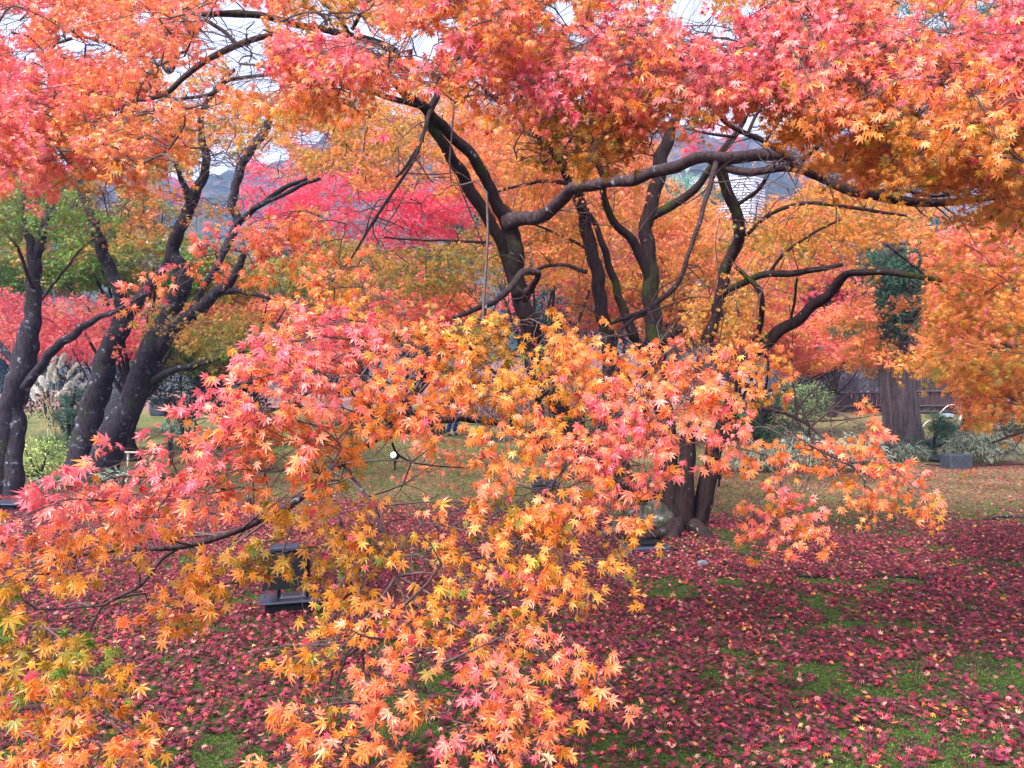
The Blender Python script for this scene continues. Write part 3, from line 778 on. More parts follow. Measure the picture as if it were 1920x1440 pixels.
limb_mesh('limb', M_grey, lean, [
    dd([(282, 718, -.1, 18), (312, 700, -.3, 14), (345, 690, -.5, 13), (400, 674, -.8, 11), (450, 662, -1.0, 7), (500, 640, -1.2, 4)], d2),
    dd([(245, 585, -.1, 26), (262, 560, -.1, 22), (285, 530, .2, 17), (312, 490, .4, 12), (322, 440, .5, 8), (350, 380, .6, 4)], d2),
    dd([(352, 375, -.5, 16), (345, 345, -.6, 13), (330, 310, -.8, 9), (300, 240, -1, 7)], d2),
    dd([(152, 348, -.5, 14), (165, 330, -.6, 12), (180, 300, -.7, 8)], d2),
    dd([(112, 165, -1, 9), (100, 205, -1, 10), (92, 110, -1.2, 9), (110, 70, -1.2, 9)], d2),
    dd([(300, 115, -1, 10), (315, 135, -1, 13), (330, 105, -1.1, 12)], d2),
], 'lean', 9, 0.08)
limb_mesh('limb', M_limb, lean, [
    [(212, 208, 6.4, 7), (250, 190, 6.2, 8), (305, 178, 6.0, 9), (345, 145, 5.9, 10), (380, 118, 5.9, 11), (420, 96, 5.8, 12), (450, 84, 5.8, 12), (480, 72, 5.7, 11), (520, 62, 5.7, 9)],
    [(445, 85, 5.8, 9), (420, 60, 5.8, 8), (390, 40, 5.8, 7)],
    [(30, 90, 5.6, 4), (90, 85, 5.7, 5), (135, 72, 5.8, 6)],
    [(140, 68, 5.8, 5), (190, 75, 5.8, 6), (240, 100, 5.9, 6), (290, 108, 6.0, 5), (350, 95, 6.0, 5), (352, 60, 6, 4), (342, 40, 6, 3)],
    [(340, 185, 6.4, 6), (400, 175, 6.3, 8), (430, 150, 6.3, 8), (520, 138, 6.2, 6)],
    [(170, 230, 6.4, 4), (230, 222, 6.4, 6), (290, 205, 6.4, 5)],
], 'lean', 8, 0.06)

# ---- the maple at the far left edge
B3 = G(18, 930)
edge = tree('edge', 'maple_tree', 'dark-barked maple at the left edge with forked upper stem and green leaves', B3)
d3 = float(B3[1])
limb_mesh('trunk', M_grey, edge, [
    dd([(-12, 945, 0, 60), (-2, 880, 0, 46), (8, 820, 0, 44), (20, 765, 0, 48), (38, 705, 0, 50), (52, 650, 0, 42), (60, 590, 0, 30), (64, 530, 0, 27), (62, 485, 0, 25), (54, 445, 0, 16), (46, 405, 0, 13), (44, 330, 0, 10)], d3),
    dd([(22, 945, 0, 40), (26, 880, 0, 36), (30, 820, 0, 32), (30, 765, 0, 32), (40, 710, 0, 30)], d3),
    dd([(62, 500, 0, 20), (74, 462, 0, 17), (84, 420, 0, 15), (100, 380, .2, 12), (122, 350, .4, 12), (140, 330, .5, 8)], d3),
    dd([(46, 728, -.1, 20), (72, 692, -.2, 17), (102, 655, -.3, 17), (142, 622, -.5, 15), (170, 605, -.6, 12), (196, 592, -.7, 10), (236, 572, -.9, 7), (280, 548, -1.1, 4)], d3),
    dd([(38, 690, 0, 16), (18, 665, 0, 13), (-10, 640, 0, 12)], d3),
], 'edge', 14, 0.11)
limb_mesh('limb', M_limb, edge, [
    dd([(62, 540, -.1, 8), (46, 500, -.3, 7), (30, 460, -.5, 6), (0, 425, -.7, 4)], d3),
    dd([(80, 560, -.2, 5), (110, 520, -.5, 5), (150, 470, -.8, 4), (180, 445, -1, 3)], d3),
], 'edge', 7, 0.06)

# ------------------------------------------------------------------ leaf sprays of the big maple, nearest first
HOLES += [(1838, 842, 100, 40, 14), (1755, 752, 50, 30, 14), (1760, 800, 50, 40, 14), (1900, 800, 50, 16, 14), (505, 340, 74, 66, 20), (730, 410, 130, 60, 20), (610, 360, 60, 40, 20), (560, 550, 26, 20, 9), (1690, 560, 54, 110, 15.5), (1240, 450, 20, 20, 5), (320, 400, 24, 30, 15), (210, 90, 14, 12, 9), (270, 30, 16, 14, 9), (60, 105, 16, 10, 9), (90, 20, 14, 12, 9), (340, 140, 14, 14, 9), (620, 20, 14, 12, 9), (680, 55, 14, 10, 9), (1130, 40, 16, 10, 9), (1220, 30, 12, 16, 9), (1010, 50, 12, 10, 9), (1240, 120, 14, 8, 9), (1400, 20, 16, 12, 9), (1600, 45, 12, 10, 9), (1840, 20, 20, 14, 9), (1880, 170, 12, 10, 9),
          (440, 45, 44, 34, 9), (488, 152, 40, 18, 9), (465, 100, 26, 30, 9), (400, 70, 20, 20, 9), (150, 90, 20, 14, 9), (30, 40, 30, 24, 9), (185, 85, 14, 20, 9), (120, 60, 16, 12, 9),
          (790, 85, 26, 26, 9), (725, 75, 26, 14, 9), (1055, 20, 22, 24, 9), (1090, 75, 22, 16, 9), (1290, 20, 28, 26, 9), (1330, 50, 26, 18, 9), (1180, 115, 16, 10, 9), (1365, 70, 22, 14, 9), (1280, 80, 18, 12, 9),
          (1750, 45, 34, 20, 9), (1690, 20, 24, 16, 9), (850, 40, 12, 12, 9), (960, 62, 12, 10, 9),
          (1400, 350, 52, 62, 30), (1470, 350, 34, 26, 30), (1295, 320, 26, 34, 26), (590, 262, 40, 22, 30), (410, 330, 46, 60, 40), (520, 290, 26, 24, 40), (200, 370, 26, 30, 40), (870, 400, 34, 30, 26), (1225, 255, 18, 10, 26),
          (550, 550, 8, 8, 5), (535, 1092, 38, 26, 2.9), (530, 1128, 50, 32, 5), (855, 807, 22, 20, 14), (742, 862, 26, 30, 12), (1026, 898, 46, 34, 7), (1288, 950, 44, 60, 6), (1230, 1040, 60, 20, 6),
          (1200, 610, 46, 36, 3.9), (935, 545, 62, 38, 5), (1690, 790, 46, 70, 14), (1450, 790, 34, 40, 14), (1500, 800, 24, 30, 14), (90, 745, 56, 100, 14), (300, 775, 50, 40, 11), (255, 790, 30, 70, 10), (210, 870, 30, 20, 10)]
HOLES = [(a, b, rx * 1.4, ry * 1.4, 13) if (b < 160 and f == 9) else (a, b, rx, ry, f) for a, b, rx, ry, f in HOLES]
def spray(lod=0, size=0.031, key='big'): return Spray(key, lod, size)

s = spray()                                        # long rose and orange sweep to the left
for a in [(720, 610, 500, 660, 110, 3.2, 2.8, .74), (700, 640, 430, 700, 120, 3.0, 2.6, .78), (760, 670, 560, 700, 120, 3.1, 2.7, .78), (740, 720, 480, 760, 120, 2.9, 2.5, .78), (600, 700, 380, 760, 110, 2.7, 2.4, .80),
          (690, 780, 420, 800, 120, 2.8, 2.45, .78), (560, 790, 240, 840, 110, 2.6, 2.35, .80), (640, 840, 360, 870, 130, 2.65, 2.3, .78), (420, 850, 130, 910, 110, 2.45, 2.2, .80), (600, 890, 330, 930, 110, 2.6, 2.3, .74),
          (330, 900, 30, 960, 110, 2.4, 2.1, .78), (500, 920, 240, 980, 90, 2.6, 2.35, .70), (220, 940, -40, 1010, 100, 2.3, 2.0, .78), (300, 970, 60, 1030, 90, 2.4, 2.2, .70), (160, 1000, -60, 1050, 90, 2.3, 2.05, .72), (420, 960, 200, 1010, 70, 2.7, 2.5, .64)]: s.fr(*a, rho=1.15)
s.build('leaf_spray', big, r=0.003)
s = spray()                                        # orange underside of that sweep
for a in [(300, 1010, 60, 1075, 70, 2.5, 2.3, .60), (240, 1050, 90, 1090, 60, 2.5, 2.4, .58), (150, 1040, -20, 1110, 80, 2.4, 2.2, .60), (120, 1080, 20, 1100, 60, 2.4, 2.2, .62), ]: s.fr(*a)
s.build('leaf_spray', big, r=0.003)
s = spray()
for a in [(640, 900, 520, 960, 80, 2.9, 2.7, .52), (660, 840, 600, 930, 90, 2.9, 2.7, .52),
          (720, 760, 620, 860, 110, 3.0, 2.7, .52), (660, 790, 560, 850, 90, 2.9, 2.7, .56), (560, 760, 480, 830, 70, 2.7, 2.5, .6), (470, 830, 380, 860, 70, 2.6, 2.5, .62)]: s.fr(*a)
s.build('leaf_spray', big, r=0.003)
s = spray()                                        # golden frond over the floodlight
for a in [(640, 1000, 470, 1040, 90, 2.9, 2.7, .42), (620, 1030, 430, 1080, 90, 2.8, 2.6, .48), (520, 1050, 350, 1120, 90, 2.7, 2.5, .52), (450, 1090, 260, 1190, 90, 2.6, 2.4, .56), (400, 1130, 205, 1215, 70, 2.5, 2.3, .60), (430, 1140, 330, 1190, 70, 2.6, 2.5, .52), (480, 1030, 380, 1060, 70, 2.8, 2.6, .46)]: s.fr(*a, rho=1.0)
s.build('leaf_spray', big, r=0.003)
s = spray(size=.029)                                        # olive and gold middle
for a in [(700, 985, 590, 1040, 120, 3.0, 2.8, .30), (760, 970, 640, 1060, 120, 2.9, 2.6, .38), (720, 1030, 620, 1120, 130, 2.8, 2.5, .44), (790, 980, 960, 1050, 120, 2.8, 2.6, .48), (760, 1040, 880, 1110, 120, 2.7, 2.5, .46), (900, 1000, 1060, 1070, 120, 2.8, 2.6, .46),
          (980, 1030, 1190, 1110, 100, 2.7, 2.5, .50), (860, 1090, 1010, 1150, 110, 2.6, 2.5, .52), (1000, 1090, 1120, 1140, 80, 2.7, 2.5, .58), (690, 1110, 610, 1190, 90, 2.7, 2.5, .46), (940, 950, 1060, 1010, 100, 2.9, 2.7, .36), (640, 1060, 590, 1130, 70, 2.7, 2.6, .44), (760, 1120, 820, 1180, 80, 2.6, 2.5, .5)]: s.fr(*a, rho=1.0)
s.build('leaf_spray', big, r=0.003)
s = spray(size=.030)                                        # hanging sprays at the bottom
for a in [(690, 1180, 530, 1260, 80, 2.5, 2.3, .52), (640, 1200, 520, 1240, 60, 2.4, 2.3, .52), (770, 1150, 700, 1240, 110, 2.5, 2.3, .54), (820, 1170, 960, 1240, 110, 2.5, 2.3, .58), (900, 1200, 1090, 1280, 100, 2.5, 2.3, .64), (1020, 1240, 1160, 1300, 80, 2.5, 2.3, .68), (820, 1220, 740, 1310, 120, 2.4, 2.2, .58), (860, 1250, 1000, 1310, 120, 2.4, 2.2, .62)]: s.fr(*a, rho=1.1)
s.build('leaf_spray', big, r=0.003)
s = spray(size=.030)
for a in [(780, 1290, 640, 1350, 110, 2.35, 2.2, .58), (680, 1320, 520, 1370, 80, 2.35, 2.2, .58), (860, 1300, 1040, 1350, 120, 2.35, 2.2, .70), (780, 1340, 620, 1420, 120, 2.3, 2.1, .60), (660, 1370, 520, 1450, 90, 2.3, 2.1, .58), (850, 1350, 940, 1440, 130, 2.3, 2.1, .68), (900, 1340, 1060, 1400, 100, 2.3, 2.15, .72), (740, 1390, 700, 1470, 130, 2.2, 2.0, .58), (980, 1390, 1040, 1450, 70, 2.3, 2.1, .66), (620, 1410, 560, 1480, 90, 2.2, 2.1, .58), (860, 1400, 860, 1480, 120, 2.2, 2.05, .64), (1060, 1345, 1110, 1360, 40, 2.3, 2.2, .6)]: s.fr(*a, rho=1.1)
s.build('leaf_spray', big, r=0.003)
s = spray(size=.030)                               # bottom left corner
for a in [(-60, 1130, 80, 1220, 100, 2.3, 2.1, .38), (40, 1170, 180, 1260, 110, 2.2, 2.05, .36), (-60, 1220, 120, 1300, 120, 2.15, 2.0, .44), (80, 1240, 230, 1340, 110, 2.15, 2.0, .44), (-40, 1300, 140, 1370, 120, 2.1, 1.95, .52), (100, 1310, 245, 1390, 90, 2.1, 1.95, .46), (-40, 1370, 160, 1440, 110, 2.0, 1.9, .60), (100, 1370, 250, 1450, 90, 2.0, 1.9, .56), (-60, 1430, 80, 1490, 90, 2.0, 1.9, .62), (140, 1420, 300, 1470, 80, 2.0, 1.9, .56), (-20, 1170, 30, 1190, 60, 2.2, 2.1, .1), (130, 1190, 180, 1240, 50, 2.15, 2.1, .12)]: s.fr(*a, rho=.95)
s.build('leaf_spray', big, r=0.003, maxd=1.2)
s = spray(size=.029)                                        # middle, around the leaning stem
for a in [(1000, 610, 900, 650, 90, 3.4, 3.2, .46), (960, 620, 780, 660, 100, 3.3, 3.0, .52), (980, 600, 1080, 660, 90, 3.4, 3.1, .46), (860, 650, 700, 700, 120, 3.1, 2.8, .62), (980, 670, 860, 730, 120, 3.2, 2.9, .52), (1000, 660, 1090, 740, 100, 3.2, 2.9, .48), (860, 700, 740, 760, 120, 3.0, 2.8, .62), (960, 730, 840, 800, 120, 3.0, 2.8, .60),
          (1000, 740, 980, 840, 120, 3.0, 2.8, .64), (1040, 700, 1090, 760, 80, 3.2, 3.0, .45), (780, 740, 660, 810, 110, 2.9, 2.7, .58), (860, 780, 760, 830, 90, 2.9, 2.7, .54), (920, 800, 1010, 870, 110, 2.9, 2.7, .64), (1000, 800, 1060, 870, 80, 2.9, 2.75, .62), (900, 860, 950, 930, 70, 2.8, 2.7, .64), (940, 850, 890, 900, 60, 2.8, 2.7, .64), (780, 620, 700, 640, 70, 3.3, 3.1, .70), (880, 620, 800, 630, 60, 3.4, 3.2, .5), (960, 630, 840, 690, 90, 3.3, 3.1, .44), (1000, 690, 930, 760, 80, 3.2, 3.0, .5), (880, 720, 800, 790, 90, 3.1, 2.9, .5)]: s.fr(*a, rho=1.15)
s.build('leaf_spray', big, r=0.003)
s = spray(size=.029)                                        # rose-orange mass in front of the trunks
for a in [(1170, 630, 1070, 680, 100, 3.5, 3.2, .60), (1200, 660, 1110, 730, 110, 3.4, 3.1, .62), (1260, 690, 1160, 760, 120, 3.3, 3.0, .68), (1340, 650, 1240, 710, 110, 3.4, 3.1, .64), (1380, 650, 1350, 720, 90, 3.4, 3.2, .56), (1330, 690, 1270, 780, 120, 3.2, 2.9, .70), (1220, 740, 1130, 820, 130, 3.1, 2.8, .70), (1300, 750, 1220, 840, 130, 3.1, 2.8, .72),
          (1370, 720, 1340, 800, 100, 3.2, 3.0, .66), (1150, 790, 1080, 860, 120, 3.0, 2.7, .68), (1240, 810, 1170, 880, 120, 3.0, 2.7, .74), (1340, 790, 1380, 850, 100, 3.1, 2.9, .68), (1300, 830, 1350, 860, 70, 3.0, 2.9, .74), (1270, 840, 1240, 890, 70, 3.0, 2.9, .74)]: s.fr(*a, rho=1.05)
s.build('leaf_spray', big, r=0.003)
s = spray(size=.029)
for a in [(1140, 850, 1040, 910, 120, 2.9, 2.6, .72), (1200, 870, 1140, 940, 120, 2.9, 2.7, .76), (1110, 900, 1000, 970, 120, 2.8, 2.6, .66), (1220, 900, 1200, 960, 70, 2.9, 2.8, .72), (1150, 930, 1070, 1000, 110, 2.8, 2.6, .66), (1170, 960, 1230, 1010, 60, 2.8, 2.7, .48), (1060, 960, 960, 1030, 110, 2.8, 2.6, .52), (1010, 920, 940, 980, 80, 2.9, 2.7, .30), (1120, 990, 1200, 1060, 70, 2.8, 2.6, .50)]: s.fr(*a, rho=1.05)
s.build('leaf_spray', big, r=0.003)
s = spray(size=.028)                                        # right-hand hanging sprays
for a in [(1380, 640, 1480, 690, 80, 3.9, 3.7, .58), (1400, 680, 1490, 740, 80, 3.8, 3.6, .58), (1370, 690, 1420, 760, 70, 3.8, 3.6, .58), (1560, 770, 1640, 840, 90, 3.5, 3.3, .60), (1600, 800, 1690, 890, 90, 3.4, 3.2, .62), (1640, 860, 1750, 960, 80, 3.3, 3.1, .66), (1700, 920, 1770, 980, 50, 3.2, 3.1, .66), (1580, 860, 1640, 950, 80, 3.4, 3.2, .62), (1620, 900, 1620, 970, 60, 3.3, 3.2, .62),
          (1420, 800, 1500, 850, 60, 3.6, 3.4, .60), (1500, 830, 1580, 890, 80, 3.5, 3.3, .62), (1380, 840, 1460, 880, 70, 3.6, 3.4, .58), (1480, 880, 1450, 960, 70, 3.4, 3.2, .62), (1430, 930, 1400, 1000, 60, 3.3, 3.2, .62), (1470, 950, 1530, 1010, 80, 3.3, 3.1, .64), (1500, 960, 1560, 1010, 60, 3.3, 3.1, .64), (1440, 980, 1480, 1020, 70, 3.3, 3.1, .66), (1560, 820, 1540, 880, 50, 3.5, 3.4, .6), (1470, 970, 1420, 1020, 60, 3.3, 3.2, .7)]: s.fr(*a, rho=1.0)
s.build('leaf_spray', big, r=0.003)
s = spray(size=.030)                                        # middle-left orange fans
for a in [(650, 420, 480, 450, 90, 4.0, 3.7, .60), (600, 400, 440, 440, 80, 4.0, 3.7, .62), (520, 430, 360, 480, 90, 3.9, 3.6, .68), (450, 470, 310, 530, 90, 3.8, 3.5, .70), (560, 470, 430, 520, 80, 3.9, 3.7, .62), (360, 510, 210, 590, 60, 3.7, 3.5, .62), (640, 450, 560, 490, 70, 4.0, 3.8, .56), (420, 510, 330, 540, 50, 3.8, 3.6, .64), (480, 500, 440, 540, 50, 3.8, 3.7, .6)]: s.fr(*a, rho=1.1)
s.build('leaf_spray', big, r=0.004, maxd=2.0)
s = spray(size=.030)
for a in [(700, 500, 580, 540, 90, 3.8, 3.6, .52), (680, 540, 520, 600, 110, 3.7, 3.4, .54), (620, 580, 480, 640, 90, 3.6, 3.3, .56), (720, 560, 640, 610, 90, 3.6, 3.4, .60), (660, 500, 610, 540, 50, 3.9, 3.8, .62), (760, 590, 680, 640, 80, 3.5, 3.3, .70)]: s.fr(*a, rho=1.0)
s.build('leaf_spray', big, r=0.004, maxd=2.0)

# upper crown: pixel outlines filled with fronds
s = spray(1, .028)
cover(s, [(-60, -40), (330, -40), (330, 60), (240, 210), (180, 330), (-60, 330)], 100, 230, 80, 165, lambda x, y: 4.4 - .4 * y / 300, lambda x, y: .68 + .10 * (1 - x / 330), .5, 1.0)
cover(s, [(60, 180), (330, 190), (330, 300), (100, 345), (40, 320)], 40, 170, 60, 160, 4.2, .58, .4, 1.0)
cover(s, [(-60, 180), (90, 190), (90, 300), (-60, 300)], 18, 170, 70, 170, 4.0, .76, .4, 1.0)
s.build('leaf_spray', big, r=0.005, maxd=2.6)
s = spray(1, .028)
cover(s, [(300, -40), (560, -40), (560, 130), (520, 210), (300, 200)], 36, 190, 60, 165, 5.0, .62, .5, .8)
cover(s, [(520, -40), (760, -40), (730, 60), (640, 90), (560, 60)], 34, 170, 60, 200, 5.0, .50, .4, .9)
s.build('leaf_spray', big, r=0.005, maxd=2.6)
s = spray(0, .027)
cover(s, [(540, 90), (760, 100), (860, 110), (850, 190), (700, 180), (560, 200), (500, 170)], 34, 180, 70, 175, 3.6, lambda x, y: .80 if y < 150 else .58, .25, 1.05)
s.build('leaf_spray', big, r=0.004, maxd=2.6)
s = spray(0, .027)
cover(s, [(780, -40), (1080, -40), (1180, 100), (1180, 190), (900, 200), (800, 130)], 48, 190, 80, lambda x, y: R.choice([20, 160, 150]), 3.6, lambda x, y: .64 + .14 * sstep(60, 130, y) - .2 * sstep(160, 200, y) + R.normal(0, .06), .3, 1.1)
s.build('leaf_spray', big, r=0.004, maxd=2.6)
s = spray(0, .027)
cover(s, [(1100, 60), (1300, 80), (1450, 100), (1450, 190), (1300, 200), (1120, 180)], 36, 190, 80, lambda x, y: R.choice([15, 40, 160]), 3.6, lambda x, y: .80 - .22 * sstep(130, 200, y) + R.normal(0, .07), .3, 1.1)
cover(s, [(1000, 200), (1300, 190), (1320, 240), (1180, 300), (1040, 300)], 20, 150, 50, lambda x, y: R.choice([20, 160]), 4.0, .42, .3, .9)
cover(s, [(1000, 270), (1200, 250), (1190, 320), (1030, 330)], 12, 130, 45, lambda x, y: R.choice([20, 160]), 3.9, .34, .2, .9)
s.build('leaf_spray', big, r=0.004, maxd=2.6)
s = spray(0, .027)
cover(s, [(1400, -40), (1640, -40), (1700, 100), (1680, 240), (1480, 220), (1400, 120)], 54, 190, 80, lambda x, y: R.choice([10, 35, 165]), 3.5, lambda x, y: .72 - .16 * sstep(140, 250, y) + R.normal(0, .08), .3, 1.1)
s.build('leaf_spray', big, r=0.004, maxd=2.6)
s = spray(0, .027)
cover(s, [(1640, 60), (1960, 30), (1960, 320), (1700, 300), (1640, 240)], 68, 190, 80, lambda x, y: R.choice([5, 30, 170]), 3.4, lambda x, y: .68 + .16 * sstep(1700, 1900, x) * sstep(180, 80, y) - .16 * sstep(170, 300, y) + R.normal(0, .07), .3, 1.1)
s.build('leaf_spray', big, r=0.004, maxd=2.6)
s = spray(1, .028)
cover(s, [(1440, 200), (1700, 240), (1700, 330), (1560, 320), (1440, 260)], 30, 170, 60, 30, 4.2, .55, .3, 1.1)
cover(s, [(1500, 310), (1660, 320), (1640, 350), (1520, 350)], 6, 120, 45, 30, 4.6, .5, .2, .9)
cover(s, [(1680, 290), (1960, 300), (1960, 440), (1760, 360)], 44, 170, 60, 20, 4.0, .50, .3, 1.0)
s.build('leaf_spray', big, r=0.004, maxd=2.6)
s = spray(1, .028)                                 # olive top on the thin upper stems, and gold behind
cover(s, [(1080, -40), (1480, -40), (1440, 60), (1080, 60)], 30, 170, 55, 100, 5.2, .46, .4, .7)
cover(s, [(1560, -40), (1960, -40), (1960, 60), (1640, 60)], 36, 170, 55, 60, 5.0, .55, .4, .8)
s.build('leaf_spray', big, r=0.005, maxd=2.6)
s = spray(1, .028)                                 # higher olive leaves round the left stem
cover(s, [(520, 200), (800, 210), (820, 300), (760, 420), (600, 420), (520, 300)], 64, 170, 40, 175, 7.6, lambda x, y: .42 + R.normal(0, .09), .7, .8, up=.75)
s.build('leaf_spray', big, r=0.005, maxd=2.6)
s = spray(1, .028)
cover(s, [(620, 430), (920, 440), (940, 540), (840, 580), (640, 540)], 60, 160, 36, 175, 8.2, lambda x, y: .27 + R.normal(0, .07), .7, .85, up=.8)
s.build('leaf_spray', big, r=0.005, maxd=2.6)
s = spray(1, .028)                                 # gold layers between and behind the stems
cover(s, [(820, 190), (1220, 200), (1220, 330), (1080, 340), (900, 330), (850, 250)], 80, 170, 42, 100, 8.8, lambda x, y: .55 + R.normal(0, .08), .8, .85, up=.75)
s.build('leaf_spray', slim, r=0.005, maxd=2.6) if False else s.build('leaf_spray', big, r=0.005, maxd=2.6)
s = spray(1, .028)
cover(s, [(1430, 380), (1560, 340), (1720, 390), (1680, 470), (1520, 460), (1400, 470)], 56, 150, 36, 20, 7.4, lambda x, y: .46 + R.normal(0, .08), .6, .8, up=.8)
cover(s, [(1280, 560), (1420, 560), (1440, 640), (1300, 640)], 18, 130, 36, 100, 7.2, .42, .4, .7, up=.8)
s.build('leaf_spray', big, r=0.005, maxd=2.6)
s = spray(1, .028)                                 # low spray over the moss mound
for a in [(740, 845, 880, 850, 40, 5.0, 5.0, .66), (760, 870, 900, 868, 44, 4.9, 4.8, .62), (780, 880, 740, 900, 36, 4.8, 4.7, .74), (800, 885, 830, 895, 30, 4.8, 4.7, .7)]: s.fr(*a, rho=1.2, up=.85)
s.build('leaf_spray', big, r=0.003)
s = spray(1, .036, 'slim')
cover(s, [(1000, 350), (1560, 360), (1560, 560), (1000, 560)], 90, 170, 36, lambda x, y: R.choice([15, 165]), 11.5, lambda x, y: .54 + R.normal(0, .08), .7, .75, up=.8)
cover(s, [(520, 180), (900, 180), (900, 330), (520, 330)], 46, 170, 36, lambda x, y: R.choice([15, 165]), 11.5, lambda x, y: .56 + R.normal(0, .12), .7, .75, up=.8)
cover(s, [(980, 340), (1090, 350), (1110, 460), (990, 400)], 18, 140, 36, 100, 9.4, .52, .5, .7, up=.8)
cover(s, [(880, 60), (1120, 60), (1120, 190), (880, 190)], 26, 150, 50, 120, 8.6, .55, .5, .8, up=.7)
s.build('leaf_spray', slim, r=0.005, maxd=2.6)
# right-hand orange crown of a maple whose trunk stands outside the picture
PR = np.array([6.6, 6.2, float(gz(6.6, 6.2))])
side = tree('side', 'maple_tree', 'orange maple reaching in from the right edge with fine drooping branches', PR)
limb_mesh('trunk', M_bark, side, [[(2475, 1090, 6.2, 70), (2440, 900, 6.2, 56), (2380, 700, 6.2, 46), (2330, 520, 6.2, 36), (2290, 350, 6.2, 26)]], 'side', 14, 0.1)
limb_mesh('limb', M_limb, side, [[(2335, 540, 6.2, 26), (2200, 560, 6.3, 18), (2060, 590, 6.4, 14), (1930, 550, 6.4, 11), (1880, 510, 6.4, 10), (1830, 450, 6.4, 8), (1780, 420, 6.4, 5)],
    [(2380, 700, 6.2, 24), (2200, 680, 6.2, 16), (2040, 680, 6.2, 10), (1900, 650, 6.2, 6), (1780, 640, 6.3, 4)], [(1895, 560, 6.3, 6), (1890, 600, 6.3, 5), (1890, 640, 6.3, 4)], [(2400, 760, 6.2, 20), (2150, 790, 6.0, 12), (1960, 800, 5.9, 7), (1860, 830, 5.8, 4)]], 'side', 9, 0.08)
for outline, n, t0 in (([(1760, 460), (1960, 420), (1960, 600), (1820, 600), (1780, 540)], 56, .60), ([(1740, 560), (1980, 580), (1980, 720), (1820, 730), (1760, 680)], 54, .46), ([(1780, 700), (1980, 700), (1980, 880), (1900, 860), (1800, 780)], 42, .50)):
    s = spray(1, .036, 'side')
    cover(s, outline, n, 170, 42, 170, 6.2, lambda x, y: t0 + R.normal(0, .07), .6, .85, up=.75)
    s.build('leaf_spray', side, r=0.004, maxd=2.6)

# ---- crowns of the two left trees
for outline, n, t0, d in (([(180, 130), (520, 130), (560, 230), (420, 330), (200, 330)], 120, .46, 10.5), ([(280, 240), (420, 240), (430, 320), (300, 330)], 30, .30, 10.8), ([(380, 330), (560, 230), (600, 330), (430, 420)], 40, .58, 11.5)):
    s = spray(1, .038, 'lean')
    cover(s, outline, n, 130, 28, 170, d, lambda x, y: t0 + R.normal(0, .10), .9, .85, up=.8)
    s.build('leaf_spray', lean, r=0.006, maxd=3.0)
s = spray(1, .038, 'lean')
cover(s, [(150, 350), (420, 380), (420, 440), (180, 430)], 40, 130, 24, 170, 11.6, .50, .7, .6, up=.85)
cover(s, [(310, 600), (480, 590), (470, 690), (300, 670)], 30, 130, 26, 20, 11.5, .28, .6, .8, up=.85)
s.build('leaf_spray', lean, r=0.006, maxd=3.0)
s = spray(1, .038, 'edge')
cover(s, [(-40, 320), (180, 330), (230, 420), (180, 440), (-40, 460)], 130, 120, 26, 170, 10.5, lambda x, y: .07 + R.normal(0, .06), .8, .85, up=.85)
s.build('leaf_spray', edge, r=0.006, maxd=3.0)
s = spray(1, .038, 'edge')
cover(s, [(-40, 560), (200, 580), (280, 620), (180, 640), (-40, 640)], 50, 130, 22, 10, 13.2, lambda x, y: .86 + R.normal(0, .06), .7, .8, up=.85)
s.build('leaf_spray', edge, r=0.006, maxd=3.0)

# ------------------------------------------------------------------ maples farther back
def bg_maple(name, label, px, d, crowns, size=0.06, group='maples at the back of the garden', mat=None, sw=0.16, flat=0.85):
    x = P(px, 720, d)[0]; z = float(gz(x, d))
    o = thing(name, (x, d, z), label, 'tree', group)
    g = Geo(); base = np.array([x, d, z])
    fork = base + np.array([R.normal(0, .15), R.normal(0, .15), 0.7 + R.uniform(0, .4)])
    g.tube(catmull([base - np.array([0, 0, .1]), (base + fork) / 2 + R.normal(0, .05, 3), fork], 4), np.linspace(sw * 1.25, sw * .85, 9), 10, 0, .1)
    key = name + label
    for cx, cy, rx, ry, rz, n, t in crowns:
        c = P(cx, cy, d)
        for k in range(2):
            e = c + R.normal(0, 1, 3) * np.array([rx * d / F * .55, rz * .5, ry * d / F * .4])
            mid = fork * .55 + e * .45 + R.normal(0, .28, 3) + np.array([0, 0, .1 + .2 * R.random()])
            CC = catmull([fork, mid, e], 5); g.tube(CC, np.linspace(sw * .27, .010, len(CC)), 7, 0, .08)
            for q in CC[::2]: SKEL.append((key, q))
    g.build('trunk', [M_bark], o, True)
    s = Spray(key, 2, size)
    for cx, cy, rx, ry, rz, n, t in crowns:
        crown(s, cx, cy, rx, ry, d, rz, int(n * 1.6), t, L=1.15, W=.6, leaves=int(100 * (0.06 / size) ** 2), flat=flat, tvar=.10, tsd=.10)
    s.build('crown', o, mat or M_leaf, True, 2.0, .006)
    return o

